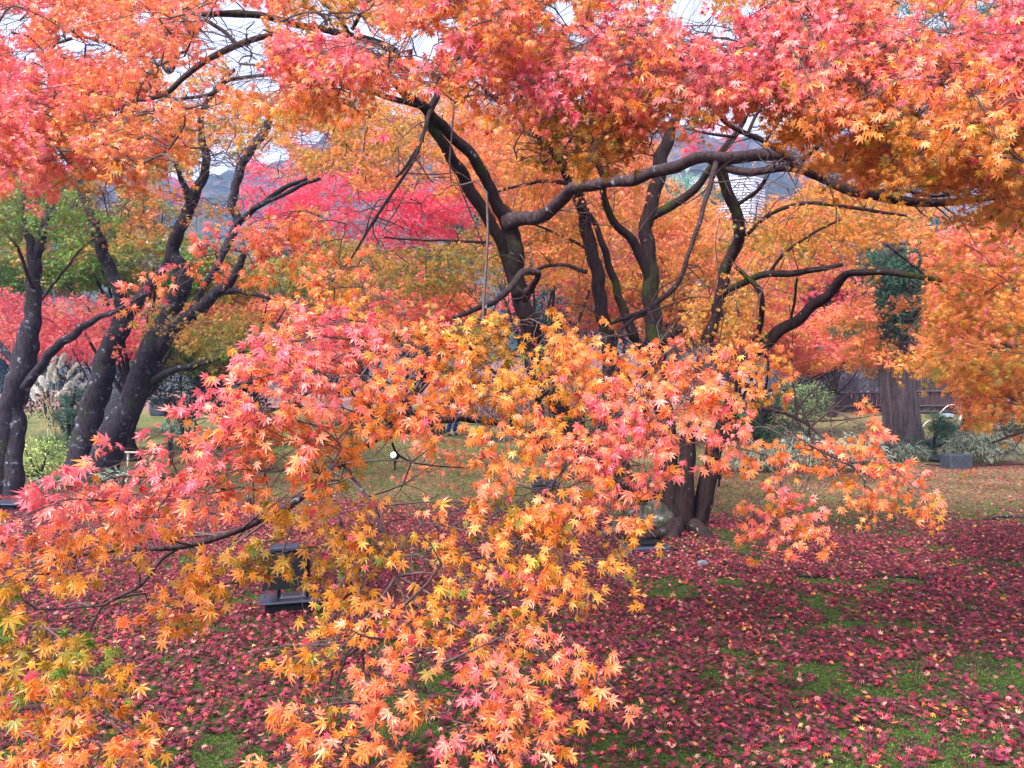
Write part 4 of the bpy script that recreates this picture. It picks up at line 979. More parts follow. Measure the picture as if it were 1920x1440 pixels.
bg_maple('maple_tree', 'fresh green maple in layered tiers behind the leaning grey trunks', 250, 15.5, [(270, 495, 180, 56, 1.3, 100, .09), (60, 480, 130, 66, 1.3, 76, .06), (190, 390, 130, 46, 1.0, 50, .12), (400, 520, 90, 40, 1.0, 36, .2)])
bg_maple('maple_tree', 'rose-red maple with low flat layers above the white pampas plumes', 210, 22, [(150, 635, 130, 40, 1.5, 60, .93), (290, 600, 90, 55, 1.3, 40, .93), (30, 620, 80, 60, 1.3, 30, .93)], flat=.8)
bg_maple('maple_tree', 'pale pink maple far behind the green maple at the left', 120, 36, [(130, 450, 170, 34, 2.5, 45, 1.08), (300, 360, 60, 40, 2, 20, 1.1)], .09)
bg_maple('maple_tree', 'hot pink maple crown rising against the blue hillside', 545, 38, [(530, 345, 95, 80, 2.2, 90, 1.45)], .09)
bg_maple('maple_tree', 'scarlet maple behind the olive leaves left of the big maple', 690, 27, [(680, 410, 180, 95, 2.0, 210, 1.2), (820, 390, 80, 46, 1.5, 44, 1.2)], .075)
bg_maple('maple_tree', 'red and orange maple with a rounded top above the scarlet one', 690, 31, [(680, 275, 130, 60, 2.2, 60, .96), (560, 300, 70, 40, 1.6, 24, .74)], .08)
bg_maple('maple_tree', 'red-orange maple glowing low behind the olive branches of the big maple', 760, 20, [(760, 560, 130, 75, 1.5, 110, .74), (850, 600, 70, 50, 1.2, 40, .64), (660, 590, 80, 60, 1.2, 40, .98)])
bg_maple('maple_tree', 'bright orange maple seen between the stems of the leaning maple', 440, 19.5, [(430, 570, 110, 40, 1.4, 60, .66), (340, 600, 60, 40, 1.1, 24, .66)])
bg_maple('maple_tree', 'yellow-green maple with thin layers beside the dark rounded shrub', 470, 17, [(400, 660, 110, 40, 1.2, 50, .22), (560, 520, 80, 40, 1.2, 36, .2), (450, 640, 60, 40, 1, 20, .25)])
bg_maple('maple_tree', 'golden maple filling the gap between leaning stem and slim maple', 1010, 16.5, [(1020, 440, 110, 70, 1.3, 90, .54), (950, 320, 110, 90, 1.4, 90, .56), (1110, 330, 90, 80, 1.3, 60, .55)])
bg_maple('maple_tree', 'amber maple behind the mossy upright stem', 1230, 18.5, [(1180, 460, 110, 80, 1.4, 90, .56), (1280, 540, 110, 90, 1.4, 90, .50), (1130, 560, 60, 60, 1.1, 36, .62), (1290, 440, 90, 50, 1.2, 40, .54)])
bg_maple('maple_tree', 'coral red maple low beyond the dark teal shrub', 1085, 25, [(1100, 560, 80, 70, 1.5, 50, 1.05), (1010, 560, 60, 60, 1.3, 30, 1.0)], .07)
bg_maple('maple_tree', 'orange maple with rounded tiers right of the mossy stem', 1420, 20.5, [(1390, 600, 110, 60, 1.4, 76, .62), (1400, 500, 70, 50, 1.3, 30, .60), (1290, 610, 80, 60, 1.2, 40, .52)])
bg_maple('maple_tree', 'scarlet and orange maple under the slatted tower', 1560, 28, [(1550, 470, 150, 50, 2.0, 80, .98), (1480, 540, 70, 50, 1.6, 40, 1.05), (1620, 540, 60, 60, 1.6, 40, 1.08), (1440, 420, 90, 40, 1.5, 36, .6)], .075)
bg_maple('maple_tree', 'orange maple spreading low in front of the brushwood fence', 1375, 22, [(1540, 650, 130, 45, 1.5, 76, .66), (1620, 610, 90, 50, 1.3, 50, .6), (1460, 620, 60, 40, 1.2, 30, .74)])
bg_maple('maple_tree', 'golden maple whose leaves hang in front of the cedar trunk', 2010, 14.5, [(1700, 580, 90, 40, .9, 46, .58), (1790, 560, 90, 60, 1.1, 60, .55), (1690, 640, 60, 40, .9, 26, .56), (1560, 400, 120, 50, 1.2, 60, .52)])
bg_maple('maple_tree', 'small coral maple on the hillside right of centre', 1330, 44, [(1335, 262, 60, 34, 2.2, 30, 1.2)], .1)
bg_maple('maple_tree', 'orange-pink maple rising behind the top of the slim maple', 1130, 24, [(1120, 270, 120, 70, 1.8, 70, .78)], .075)

# ------------------------------------------------------------------ evergreens, pines, shrubs
def quads_leaf(pos, ax, nrm, L, Wd, rgb, tipc=None):
    """lance-shaped blades: base, two sides, tip"""
    n = len(pos); T = unit(ax); N = unit(nrm - (nrm * T).sum(1, keepdims=True) * T); B = np.cross(T, N)
    L = np.broadcast_to(L, n)[:, None]; Wd = np.broadcast_to(Wd, n)[:, None]
    V = np.stack([pos, pos + T * L * .45 + B * Wd / 2 + N * L * .03, pos + T * L - N * L * .10, pos + T * L * .45 - B * Wd / 2 + N * L * .03], 1)
    C = np.repeat(rgb[:, None, :], 4, 1)
    f = np.arange(n)[:, None] * 4 + np.arange(4)[None]
    return V.reshape(-1, 3), [f], np.clip(C.reshape(-1, 3), 0, .9)

def needle_tufts(cent, L, per, rgb, up=0.5, wd=0.010):
    n = len(cent); idx = np.repeat(np.arange(n), per); N = len(idx)
    ax = unit(R.normal(0, 1, (N, 3)) + np.array([0, 0, up]))
    c = np.repeat(rgb, per, 0) * np.exp(R.normal(0, .25, N))[:, None]
    return quads_leaf(cent[idx] + ax * L * .1, ax, R.normal(0, 1, (N, 3)), L * R.uniform(.6, 1.2, N), wd, c)

def pine(name, label, cx, cy, rx, ry, d, rz, n, rgb, L=.16, wd=.02, cat='tree', group=None, per=14, up=.6, spread=.32, o=None, base_px=None):
    c = P(cx, cy, d); ex, ez = rx * d / F, ry * d / F
    if o is None:
        x = c[0] if base_px is None else P(base_px, 0, d)[0]; z = float(gz(x, d)); o = thing(name, (x, d, z), label, cat, group)
        g = Geo(); b = np.array([x, d, z - .1]); tip = c + np.array([R.normal(0, .1), 0, ez * .8])
        CC = catmull([b, b + (tip - b) * .5 + R.normal(0, .08, 3), tip], 6)
        g.tube(CC, np.linspace(.13 if cat == 'tree' else .04, .02, len(CC)), 9, 0, .08)
        pads = []
        k = max(8, n // 30)
        for i in range(k):
            q = unit(R.normal(0, 1, 3)); p = c + q * R.uniform(.45, 1) * np.array([ex, rz, ez])
            if p[2] < z + .08: p[2] = z + .08 + R.uniform(0, .1)
            h = CC[int(np.clip((p[2] - b[2]) / max(tip[2] - b[2], .1) * .8, 0, .95) * (len(CC) - 1))]
            g.tube(catmull([h, (h + p) / 2 + R.normal(0, .04, 3), p], 3), np.linspace(.035, .008, 7), 5, 0, cap=False); pads.append(p)
        g.build('trunk' if cat == 'tree' else 'stem', [M_bark], o, True)
    pads = np.array(pads)
    i = R.integers(0, len(pads), n)
    Q = pads[i] + R.normal(0, 1, (n, 3)) * np.array([spread, spread, spread * .42]) * min(1.0, max(ex, .3))
    col_ = np.array(rgb)[None] * np.exp(R.normal(0, .3, len(pads)))[i][:, None]
    V, f, C = needle_tufts(Q, L, per, col_, up, wd)
    Geo().add(V, f, 0, C).build('crown' if cat == 'tree' else 'foliage', [M_needle], o)
    return o

TEAL, DKT, DKG = (.13, .22, .18), (.035, .075, .075), (.03, .075, .035)
pine('pine_tree', 'pale blue-green pine seen through the fork of the leaning stem', 885, 410, 62, 50, 42, 2.0, 500, TEAL, .5, .07, spread=.6)
pine('pine_tree', 'grey-green pine in the gap under the orange fan at left', 560, 480, 110, 44, 33, 2.0, 520, TEAL, .34, .05, spread=.5)
pine('pine_tree', 'blue-green pine low between the leaning stems and the rose sweep', 480, 610, 70, 50, 24, 1.4, 420, (.08, .16, .14), .26, .035)
pine('pine_tree', 'pale pine just above the broken stub branch', 1045, 445, 60, 34, 38, 1.8, 300, TEAL, .4, .06, spread=.5)
pine('pine_tree', 'blue-green pine behind the curved mossy branch', 1270, 400, 80, 60, 48, 2.6, 500, TEAL, .55, .08, spread=.7)
pine('pine_tree', 'dark pine with drooping pads behind the right-hand limbs', 1560, 560, 80, 80, 30, 1.7, 560, DKG, .30, .045, spread=.5)
pine('pine_tree', 'dark blue-green pine showing between the amber and scarlet maples', 1345, 490, 44, 50, 27, 1.2, 320, DKT, .25, .04)
pine('pine_tree', 'blue-green pine whose needles fringe the top right corner', 1790, 60, 150, 70, 12.5, 1.2, 520, (.07, .14, .13), .16, .016, spread=.35, base_px=2100)
pine('pine_tree', 'small green pine beside the cedar at right', 1810, 620, 60, 60, 24, 1.0, 300, (.05, .11, .06), .22, .03)
pine('shrub', 'dark green pine bush beside the beige upright stone', 1430, 790, 55, 62, 15, .7, 420, (.025, .06, .03), .13, .014, 'shrub')
pine('shrub', 'small soft pine sapling right of the cedar foot', 1755, 815, 34, 44, 16.8, .4, 150, (.05, .10, .06), .15, .014, 'shrub')
pine('shrub', 'slender young pine between the pampas grass and the leaning trunk', 140, 795, 26, 80, 13.2, .3, 150, (.05, .11, .085), .12, .010, 'shrub')

def leafy(name, label, cx, cy, rx, ry, d, rz, n, rgb, L=.09, Wd=.045, cat='shrub', group=None, stems=7, var=.35, tipmix=None, hollow=.5, up=.5, ground=True, mat=None):
    c = P(cx, cy, d); ex, ez = rx * d / F, ry * d / F
    x = c[0]; z = float(gz(x, d)); o = thing(name, (x, d, z), label, cat, group)
    g = Geo()
    for i in range(stems):
        e = c + unit(R.normal(0, 1, 3)) * np.array([ex, rz, ez]) * .8; e[2] = max(e[2], z + .15)
        b = np.array([x + R.normal(0, .12 * ex), d + R.normal(0, .08 * rz), z - .03])
        CC = catmull([b, (b + e) / 2 + R.normal(0, .05, 3) + np.array([0, 0, .05]), e], 4); g.tube(CC, np.linspace(.028, .006, len(CC)) * max(.6, ez), 6, 0, .06)
    g.build('stem', [M_bark], o, True)
    q = unit(R.normal(0, 1, (n, 3))); rr = R.uniform(hollow, 1, n) ** .5
    k = 1 + .22 * np.sin(q[:, 0] * 5 + 1.3) * np.sin(q[:, 2] * 6 + .4) + .14 * np.sin(q[:, 1] * 9 + q[:, 0] * 7)
    p = c + q * (rr * k)[:, None] * np.array([ex, rz, ez]); gg = gz(p[:, 0], p[:, 1]); p[:, 2] = np.maximum(p[:, 2], gg + R.uniform(.02, .12, n))
    ax = unit(q * .7 + R.normal(0, .6, (n, 3)) + np.array([0, 0, .1])); nr = q * .5 + np.array([0, 0, up]) + R.normal(0, .4, (n, 3))
    cc = np.array(rgb)[None] * np.exp(R.normal(0, var, n))[:, None]
    if tipmix is not None:
        m = (R.random(n) < tipmix[0])[:, None]; cc = np.where(m, np.array(tipmix[1])[None] * np.exp(R.normal(0, .2, n))[:, None], cc)
    V, f, C = quads_leaf(p, ax, nr, L * R.uniform(.7, 1.3, n), Wd, cc)
    Geo().add(V, f, 0, C).build('foliage', [mat or M_needle], o)
    return o

leafy('shrub', 'dark round evergreen shrub overhanging the small dark standing stone', 345, 720, 66, 66, 16.5, .8, 3800, (.05, .085, .075), .08, .04, tipmix=(.2, (.14, .19, .17)))
leafy('shrub', 'dark evergreen hedge bush behind the white pampas plumes', 130, 735, 90, 70, 23, .9, 3000, (.02, .05, .035), .1, .05)
leafy('shrub', 'dark spreading shrub at the left foot of the yellow-green maple', 430, 740, 70, 44, 17.5, .8, 2200, (.022, .05, .045), .09, .045)
leafy('shrub', 'dark teal leathery-leaved shrub between the leaning stem and the slim maple', 1055, 590, 62, 54, 21, .9, 2600, (.025, .07, .075), .13, .06, stems=9)
leafy('shrub', 'blackish green shrub beside the walking person', 790, 800, 44, 30, 21, .6, 1300, (.015, .04, .04), .13, .05)
leafy('shrub', 'dark blue-green shrub at the far side of the moss mound', 700, 800, 40, 30, 20.5, .5, 1200, (.02, .05, .055), .1, .05)
leafy('shrub', 'light green shrub of narrow leaves in front of the brushwood fence', 1510, 755, 50, 40, 17.2, .6, 1300, (.16, .25, .11), .11, .03, tipmix=(.25, (.35, .38, .2)), hollow=.2)
leafy('shrub', 'low pale green azalea with bare forked stems below the pampas grass', 82, 862, 52, 42, 12.4, .4, 1500, (.24, .34, .09), .055, .026, tipmix=(.3, (.45, .5, .2)), stems=12, hollow=.3)
leafy('shrub', 'blue-green dwarf shrub at the foot of the mossy rocks at left', 320, 806, 14, 12, 14.5, .15, 160, (.2, .36, .28), .09, .035)
leafy('shrub', 'small green azalea right of the cedar', 1790, 818, 26, 18, 17.5, .4, 500, (.10, .2, .11), .07, .035)
leafy('shrub', 'dark clipped shrub behind the maple litter at far right', 1880, 800, 50, 20, 24, .6, 800, (.03, .06, .03), .1, .05)

# tall evergreens in a loose row that closes the garden
ev = leafy('evergreen_tree', 'tall dark evergreen in the loose row closing off the garden', -100, 620, 70, 120, 50, 2.3, 2600, (.022, .05, .045), .5, .26, 'tree', 'evergreens closing off the garden', stems=5)
def copy_tree(o, loc, sc_, rz, label=None):
    c = o.copy(); col.objects.link(c); c.location = loc; c.scale = sc_; c.rotation_euler = (0, 0, rz)
    if label: c['label'] = label
    for ch in o.children:
        k = ch.copy(); col.objects.link(k); k.parent = c
    return c
for px, d, k in ((40, 47, .85), (260, 54, 1.0), (400, 46, .7), (640, 52, .9), (800, 47, .8), (1000, 56, 1.0), (1190, 50, .8), (1370, 56, .75), (1520, 48, .85), (1680, 52, 1.15), (1830, 46, 1.0), (1960, 52, 1.2)):
    x = P(px, 720, d)[0]; copy_tree(ev, (x, d, float(gz(x, d))), (k, k, k * R.uniform(.9, 1.15)), R.uniform(0, 6))

# bare brush above the fence
def bare_shrub(label, cx, d, h, w, n, c=(.14, .10, .13)):
    x0 = P(cx, 720, d)[0]; z = float(gz(x0, d)); g = Geo()
    for i in range(n):
        b = np.array([x0 + R.normal(0, w * .3), d + R.normal(0, .3), z]); t = b + np.array([R.normal(0, w * .4), R.normal(0, .3), h * R.uniform(.5, 1)])
        g.tube(catmull([b, (b + t) / 2 + R.normal(0, .12, 3), t], 2), np.array([.016, .014, .011, .009, .006]), 3, 0, cap=False)
        for k in range(4):
            u = R.uniform(.4, 1); s_ = b + (t - b) * u; g.tube(np.array([s_, s_ + R.normal(0, .22, 3) + np.array([0, 0, .15])]), np.array([.008, .004]), 3, 0, cap=False)
    o = g.build('bare_shrub', [plain('bare_twigs', c, .8, var=.5)]); return tagit(o, label, 'shrub', 'bare shrubs along the fence')
bare_shrub('purple-grey leafless brush above the fence left of the cedar', 1560, 31.5, 2.3, 3.4, 260)
bare_shrub('leafless brush thicket behind the fence right of the cedar', 1760, 31.8, 2.4, 2.6, 180)
bare_shrub('pinkish bare brush on the leaf-strewn bank behind the leaning stem', 1090, 29, 2.4, 3.2, 240, (.24, .12, .13))
bare_shrub('low bare brush on the bank between the leaning stem and the person', 930, 28, 1.6, 3.0, 180, (.22, .11, .12))

# ------------------------------------------------------------------ cedar
def cedar_bark():
    t = NT('cedar_bark'); v = t.pos((1, 1, .05)); f = t.noise(24, 5, v, .72); f2 = t.noise(80, 3, t.pos((1, 1, .2)), .65)
    m = t.math('ADD', t.math('MULTIPLY', f, .7), t.math('MULTIPLY', f2, .3))
    c = t.ramp(m, [(.36, (.008, .006, .010)), (.47, (.06, .04, .046)), (.6, (.13, .10, .125)), (.72, (.26, .24, .30))])
    t.link(c, t.b.inputs['Base Color']); t.b.inputs['Roughness'].default_value = .85; t.bump(m, 1.0, .06); return t.m
M_cedar = cedar_bark()
d = 17.2; b = G(1695, 848); cx = b[0]
ced = thing('cedar_tree', b, 'broad straight cedar with fluted purple-grey bark beside the white-edged bamboo grass', 'tree')
g = Geo(); CC, rr = trace([(1699, 860, b[1], 76), (1697, 838, b[1], 66), (1691, 790, b[1], 60), (1683, 720, b[1], 56), (1673, 640, b[1], 53), (1660, 540, b[1], 48), (1648, 420, b[1], 44), (1636, 250, b[1], 44), (1626, 60, b[1], 38), (1620, -160, b[1], 30)], 8)
V, q = tube_geo(CC, rr, 48, 0.0)
ang = np.tile(np.linspace(0, 2 * np.pi, 48, endpoint=False), len(CC)); rad = np.repeat(rr, 48); cen = np.repeat(CC, 48, 0)
k = 1 + .055 * np.sin(ang * 9 + np.repeat(CC[:, 2], 48) * .5) + .03 * np.sin(ang * 17 + 1) + .05 * np.sin(ang * 4 + 2)
V[:len(ang)] = cen + (V[:len(ang)] - cen) * k[:, None]
g.add(V, [q]); g.build('trunk', [M_cedar], ced, True)
g = Geo(); Q = []; 
for i in range(26):
    z = R.uniform(3.2, 9.5); a = R.uniform(0, 6.28); st = np.array([cx - .03 * z, b[1], z]) ; L = R.uniform(.8, 1.6)
    e = st + np.array([math.cos(a) * L, math.sin(a) * L, -R.uniform(.3, .9)])
    C2 = catmull([st, (st + e) / 2 + np.array([0, 0, .15]), e], 4); g.tube(C2, np.linspace(.035, .01, len(C2)), 5, 0, cap=False)
    u = R.uniform(.25, 1, 34); Q.append(st + u[:, None] * (e - st) + R.normal(0, .12, (34, 3)) - np.array([0, 0, .1]))
for (px, py) in ((1650, 500), (1690, 520), (1730, 505), (1755, 540), (1700, 560), (1660, 560), (1690, 610), (1725, 590), (1740, 470), (1770, 510)):
    st = np.array([cx - .1, b[1] - .2, 0]); p = P(px, py, b[1] - R.uniform(.4, 1)); st[2] = p[2] + .5
    C2 = catmull([st, (st + p) / 2 + np.array([0, 0, .1]), p], 4); g.tube(C2, np.linspace(.03, .01, len(C2)), 5, 0, cap=False)
    Q.append(p + R.normal(0, 1, (60, 3)) * np.array([.22, .15, .2]))
g.build('branches', [M_bark], ced, True)
Q = np.vstack(Q); V, f, C = needle_tufts(Q, .2, 14, np.array([.035, .085, .05])[None] * np.exp(R.normal(0, .3, len(Q)))[:, None], -.8, .018)
Geo().add(V, f, 0, C).build('crown', [M_needle], ced)

# ------------------------------------------------------------------ tower with horizontal slats
def tower():
    d0 = 112; x0 = P(1415, 0, d0)[0]; zt = P(0, 333, d0)[2]; o = thing('tower_building', (x0, d0, 0), 'pale tower with closely spaced white horizontal slats above the maples', 'building')
    wall = plain('tower_wall', (.16, .18, .28), .5, scale=2); slat = plain('tower_slat', (.78, .79, .8), .5, var=.05); fl = plain('tower_post', (.3, .32, .4), .5)
    ya = math.radians(38)
    def corner(w, sgn): return np.array([-w * math.cos(math.radians(12)), w * math.sin(math.radians(12)), 0]) if sgn < 0 else np.array([w * math.cos(ya), w * math.sin(ya), 0])
    A = np.array([x0, d0, 0]); Lp = A + corner(9, -1); Rp = A + corner(2.4, 1); Bk = Lp + Rp - A
    def prism(g, pts, z0, z1, mi=0):
        V = np.array([[p[0], p[1], z] for z in (z0, z1) for p in pts]); n = len(pts)
        g.add(V, [np.array([(i, (i + 1) % n, n + (i + 1) % n, n + i) for i in range(n)]), np.arange(n - 1, -1, -1)[None], (np.arange(n) + n)[None]], mi)
    def inset(e):
        c = (A + Lp + Rp + Bk) / 4
        return [p + (p - c) / np.linalg.norm(p - c) * e for p in (Lp, A, Rp, Bk)]
    g = Geo(); prism(g, inset(-.25), -1, zt - .2); g.build('wall', [wall], o)
    g = Geo(); z = 12.0
    while z < zt: prism(g, inset(.12), z, z + .19); z += .40
    so = g.build('slats', [slat], o)
    g = Geo()
    for p in inset(-.05): g.box((p[0], p[1], 0), (.25, .25, zt), 0)
    g.box((*((A + Bk) / 2)[:2], zt), (2.5, 1.6, .9), 0); g.build('corner_post', [fl], o)
tower()

# ------------------------------------------------------------------ brushwood fence
def fence(label, px0, px1, d, ztop_px, zbot_px, rails):
    a = P(px0, 0, d); b = P(px1, 0, d); z1 = P(0, ztop_px, d)[2]; z0 = P(0, zbot_px, d)[2] - .15; zm = (float(gz(a[0], d)) + float(gz(b[0], d))) / 2; z0 = min(z0, zm - .05)
    o = thing('brushwood_fence', ((a[0] + b[0]) / 2, d, z0), label, 'fence', 'brown brushwood fence panels')
    g = Geo()
    for x in np.arange(a[0], b[0], .035):
        g.tube(np.array([[x + R.normal(0, .01), d + R.normal(0, .02), z0], [x + R.normal(0, .015), d + R.normal(0, .02), (z0 + z1) / 2], [x + R.normal(0, .02), d + R.normal(0, .02), z1 + R.normal(.02, .03)]]), np.array([.022, .021, .014]), 5, 0, cap=False)
    g.build('brushwood_panel', [plain('brushwood', (.050, .028, .030), .85, var=.55, scale=30)], o)
    m = plain('fence_rail', (.07, .045, .05), .6, var=.3)
    for py in rails:
        z = P(0, py, d)[2]; Geo().tube(np.array([[a[0], d - .06, z], [(a[0] + b[0]) / 2, d - .06, z + .005], [b[0], d - .06, z]]), np.full(3, .035), 8, 0).build('rail', [m], o, True)
    x = a[0]
    while x < b[0] + .1:
        Geo().tube(np.array([[x, d + .03, z0 - .1], [x, d + .03, z1 + .04]]), np.full(2, .05), 8, 0).build('post', [m], o, True); x += 1.9
fence('brown brushwood fence left of the cedar with a dark top rail', 1455, 1660, 30, 735, 790, (737, 762, 778))
fence('taller brushwood fence right of the cedar with two dark rails', 1700, 1792, 29, 690, 772, (734, 761, 772))

# ------------------------------------------------------------------ stones
M_stone = bark_material('grey_stone', (.045, .045, .055), (.19, .185, .21), .5, .4); M_dstone = bark_material('dark_stone', (.02, .025, .04), (.075, .085, .11), .3, .3)
M_mossy = bark_material('mossy_stone', (.025, .022, .02), (.12, .11, .10), .6, 1.1); M_beige = plain('beige_stone', (.42, .30, .27), .8, var=.25, scale=14, bump=.5)
def stone(label, px, py, w, h, d=None, mat=None, depth=.8, rough=.22, seed=1, name='rock', squash=.9, cat='rock', lean=0, group=None):
    b = G(px, py) if d is None else np.array([P(px, 0, d)[0], d, float(gz(P(px, 0, d)[0], d))])
    k = b[1] / F; W, Hh = w * k, h * k
    g = Geo().blob((b[0], b[1], b[2] + Hh * .42), (W / 2, W / 2 * depth, Hh * .58), 0, rough, 20, seed, squash)
    o = g.build(name, [mat or M_stone], None, True)
    me = o.data; co = np.array([v.co for v in me.vertices]); c0 = b; me.vertices.foreach_set('co', (co - c0).astype(np.float32).ravel()); o.location = tuple(c0)
    if lean: o.rotation_euler = (0, lean, 0)
    return tagit(o, label, cat, group)
stone('tall grey standing stone leaning behind the fork of the leaning maple', 205, 850, 60, 115, None, M_stone, .6, .12, 3, 'standing_stone', .8, 'stone', .1)
stone('small dark blue standing stone under the round evergreen shrub', 299, 800, 32, 40, None, M_dstone, .7, .12, 5, 'standing_stone', .7, 'stone')
stone('lichen-spotted mossy rock at the left foot of the big maple', 1205, 1000, 100, 62, 7.9, M_mossy, .8, .25, 7)
stone('pale grey stone lying on the litter in front of the mossy rock', 1155, 1003, 60, 18, None, M_stone, .6, .2, 9)
stone('blue-grey rock beyond the moss mound right of the fence rail', 1062, 866, 40, 18, None, M_stone, .8, .2, 11)
stone('rounded grey rock under the bamboo hoops', 1784, 822, 40, 26, None, M_stone, .8, .2, 13)
stone('dark rock left of the white-edged bamboo clump', 1752, 838, 34, 20, None, M_dstone, .8, .2, 15)
stone('flat dark stone in front of the cedar foot', 1764, 866, 40, 10, None, M_dstone, .7, .15, 16)
stone('grey rock by the path at far right', 1862, 812, 30, 14, None, M_stone, .8, .2, 17)
stone('pale blue-white stone lying under the fence at right', 1772, 776, 34, 9, 27.5, plain('pale_stone', (.20, .25, .30), .7, bump=.4), .8, .2, 18)
stone('small grey stone half buried beside the cable end', 1318, 1062, 24, 12, None, M_stone, .8, .2, 19)
stone('flat stone at the cable by the black floodlight tray', 1165, 1048, 26, 10, None, M_stone, .7, .2, 20)
stone('small stone at the edge of the red litter under the spotlight', 938, 962, 16, 12, None, M_dstone, .8, .2, 21)
stone('pale lichened stone between the leaning trunk and the pampas grass', 190, 865, 30, 36, 13.1, plain('pale_lichen_stone', (.36, .42, .45), .8, bump=.5), .7, .2, 22)
# beige stone: a dressed slab with a broken right edge
b = G(1490, 846); k = b[1] / F
V = []; prof = [(-17, 0), (-15, 30), (-12, 62), (2, 63), (9, 56), (12, 44), (15, 38), (11, 26), (13, 12), (16, 0)]
for dy in (-.16, -.19, .19, .16):
    s_ = .94 if abs(dy) == .19 else 1
    V += [(x * k * s_ + R.normal(0, .008), dy, z * k * (1 if z else 1) + R.normal(0, .008)) for x, z in prof]
n = len(prof); V = np.array(V); q = [(i + r * n, (i + 1) % n + r * n, (i + 1) % n + (r + 1) * n, i + (r + 1) * n) for r in range(3) for i in range(n)]
o = mesh_np('upright_stone', V, [np.array(q), np.arange(n)[::-1][None], (np.arange(n) + 3 * n)[None]], [M_beige]); o.location = tuple(b - np.array([0, 0, .03]))
tagit(o, 'pinkish beige upright stone with a broken right edge in front of the dark pine bush', 'stone')
# dressed block by the bamboo clump
b = G(1793, 878); g = Geo().box((0, 0, -.03), (.48, .32, .31), 0, .15, bev=.03); o = g.build('stone_block', [M_dstone]); o.location = tuple(b); tagit(o, 'squared dark grey stone block set before the white-edged bamboo clump', 'stone')

# ------------------------------------------------------------------ bamboo grass with white margins
def sasa(label, px, py, w, h, n, seed=0):
    b = G(px, py); k = b[1] / F; W, Hh = w * k / 2, h * k
    o = thing('bamboo_grass', b, label, 'plant', 'white-edged bamboo grass clumps')
    u = R.uniform(0, 1, n) ** .5; a = R.uniform(0, 6.28, n)
    z = Hh * (.25 + .75 * np.sqrt(np.clip(1 - u * u, 0, 1))) * R.uniform(.45, 1.05, n)
    p = b + np.stack([np.cos(a) * u * W, np.sin(a) * u * W * .7, z], -1)
    ax = np.stack([np.cos(a), np.sin(a) * .8 - .3, np.full(n, -.25)], -1) + R.normal(0, .55, (n, 3)); T = unit(ax); N = unit(np.array([0, 0, 1.0]) + R.normal(0, .35, (n, 3))); N = unit(N - (N * T).sum(1, keepdims=True) * T); B = np.cross(T, N)
    L = R.uniform(.12, .22, n)[:, None]; Wd = R.uniform(.028, .045, n)[:, None]
    rows = []
    for f_, wf, cz in ((0, .2, 0), (.3, 1, .05), (.65, .8, .02), (1, .02, -.12)):
        c = p + T * L * f_ + N * L * cz
        for sgn in (-1, -.45, .45, 1): rows.append(c + B * Wd / 2 * wf * sgn)
    V = np.stack(rows, 1)
    cw = np.array([.80, .79, .70]); cg = np.array([.07, .13, .06]); C = np.tile(np.array([cw, cg, cg, cw] * 4)[None], (n, 1, 1)) * np.exp(R.normal(0, .25, n))[:, None, None]
    q = np.array([(r * 4 + i, r * 4 + i + 1, r * 4 + i + 5, r * 4 + i + 4) for r in range(3) for i in range(3)])
    f = (q[None] + (np.arange(n) * 16)[:, None, None]).reshape(-1, 4)
    Geo().add(V.reshape(-1, 3), [f], 0, np.clip(C.reshape(-1, 3), 0, .9)).build('leaves', [M_needle], o)
    g = Geo()
    for i in range(min(60, n // 6)):
        e = p[i * 5]; st = np.array([e[0] * .6 + b[0] * .4, e[1] * .6 + b[1] * .4, b[2]]); g.tube(np.array([st, (st + e) / 2, e]), np.array([.006, .005, .003]), 4, 0, cap=False)
    g.build('stem', [plain('sasa_stem', (.2, .2, .1), .7)], o)
sasa('broad clump of white-edged bamboo grass behind the squared stone block', 1838, 868, 130, 62, 900)
sasa('small tuft of white-edged bamboo grass at the foot of the cedar', 1702, 864, 70, 34, 260)
sasa('white-edged bamboo grass in front of the beige stone', 1520, 884, 150, 70, 800)
sasa('dim clump of bamboo grass behind the big maple trunk at right', 1420, 884, 90, 46, 420)
sasa('bamboo grass clump between the beige stone and the cedar', 1610, 872, 100, 56, 500)
sasa('low pale tuft of bamboo grass at the foot of the leaning maple', 225, 905, 70, 24, 200)
sasa('small pale tuft of bamboo grass under the azalea at left', 95, 912, 50, 16, 110)

# ------------------------------------------------------------------ pampas grass
b = G(98, 860); o = thing('pampas_grass', b, 'tall pampas grass clump with white feathery plumes behind the left trunks', 'plant')
g = Geo(); 
def blades(g, n, H0, spread, rgb, w=.012, droop=.5):
    for i in range(n):
        a = R.uniform(0, 6.28); h = H0 * R.uniform(.6, 1.05); r = spread * R.uniform(.2, 1)
        st = b + np.array([math.cos(a), math.sin(a), 0]) * R.uniform(0, .16); dr = np.array([math.cos(a), math.sin(a), 0])
        pts = [st + dr * r * u ** 1.6 + np.array([0, 0, h * (u - droop * u ** 3)]) for u in (0, .3, .6, .85, 1)]
        sd = np.array([-math.sin(a), math.cos(a), 0]) * w; V = []
        for j, p_ in enumerate(pts): V += [p_ - sd * (1 - j / 4.2), p_ + sd * (1 - j / 4.2)]
        c = np.array(rgb) * math.exp(R.normal(0, .25)); cols = np.tile(c, (10, 1)); cols[6:] = cols[6:] * .6 + np.array([.35, .27, .10]) * .4
        g.add(np.array(V), [np.array([(2 * j, 2 * j + 1, 2 * j + 3, 2 * j + 2) for j in range(4)])], 0, cols)
blades(g, 420, 1.0, .62, (.16, .23, .10)); blades(g, 120, .75, .62, (.40, .33, .13)); blades(g, 100, 1.15, .5, (.22, .32, .22))
g.build('leaves', [M_needle], o)
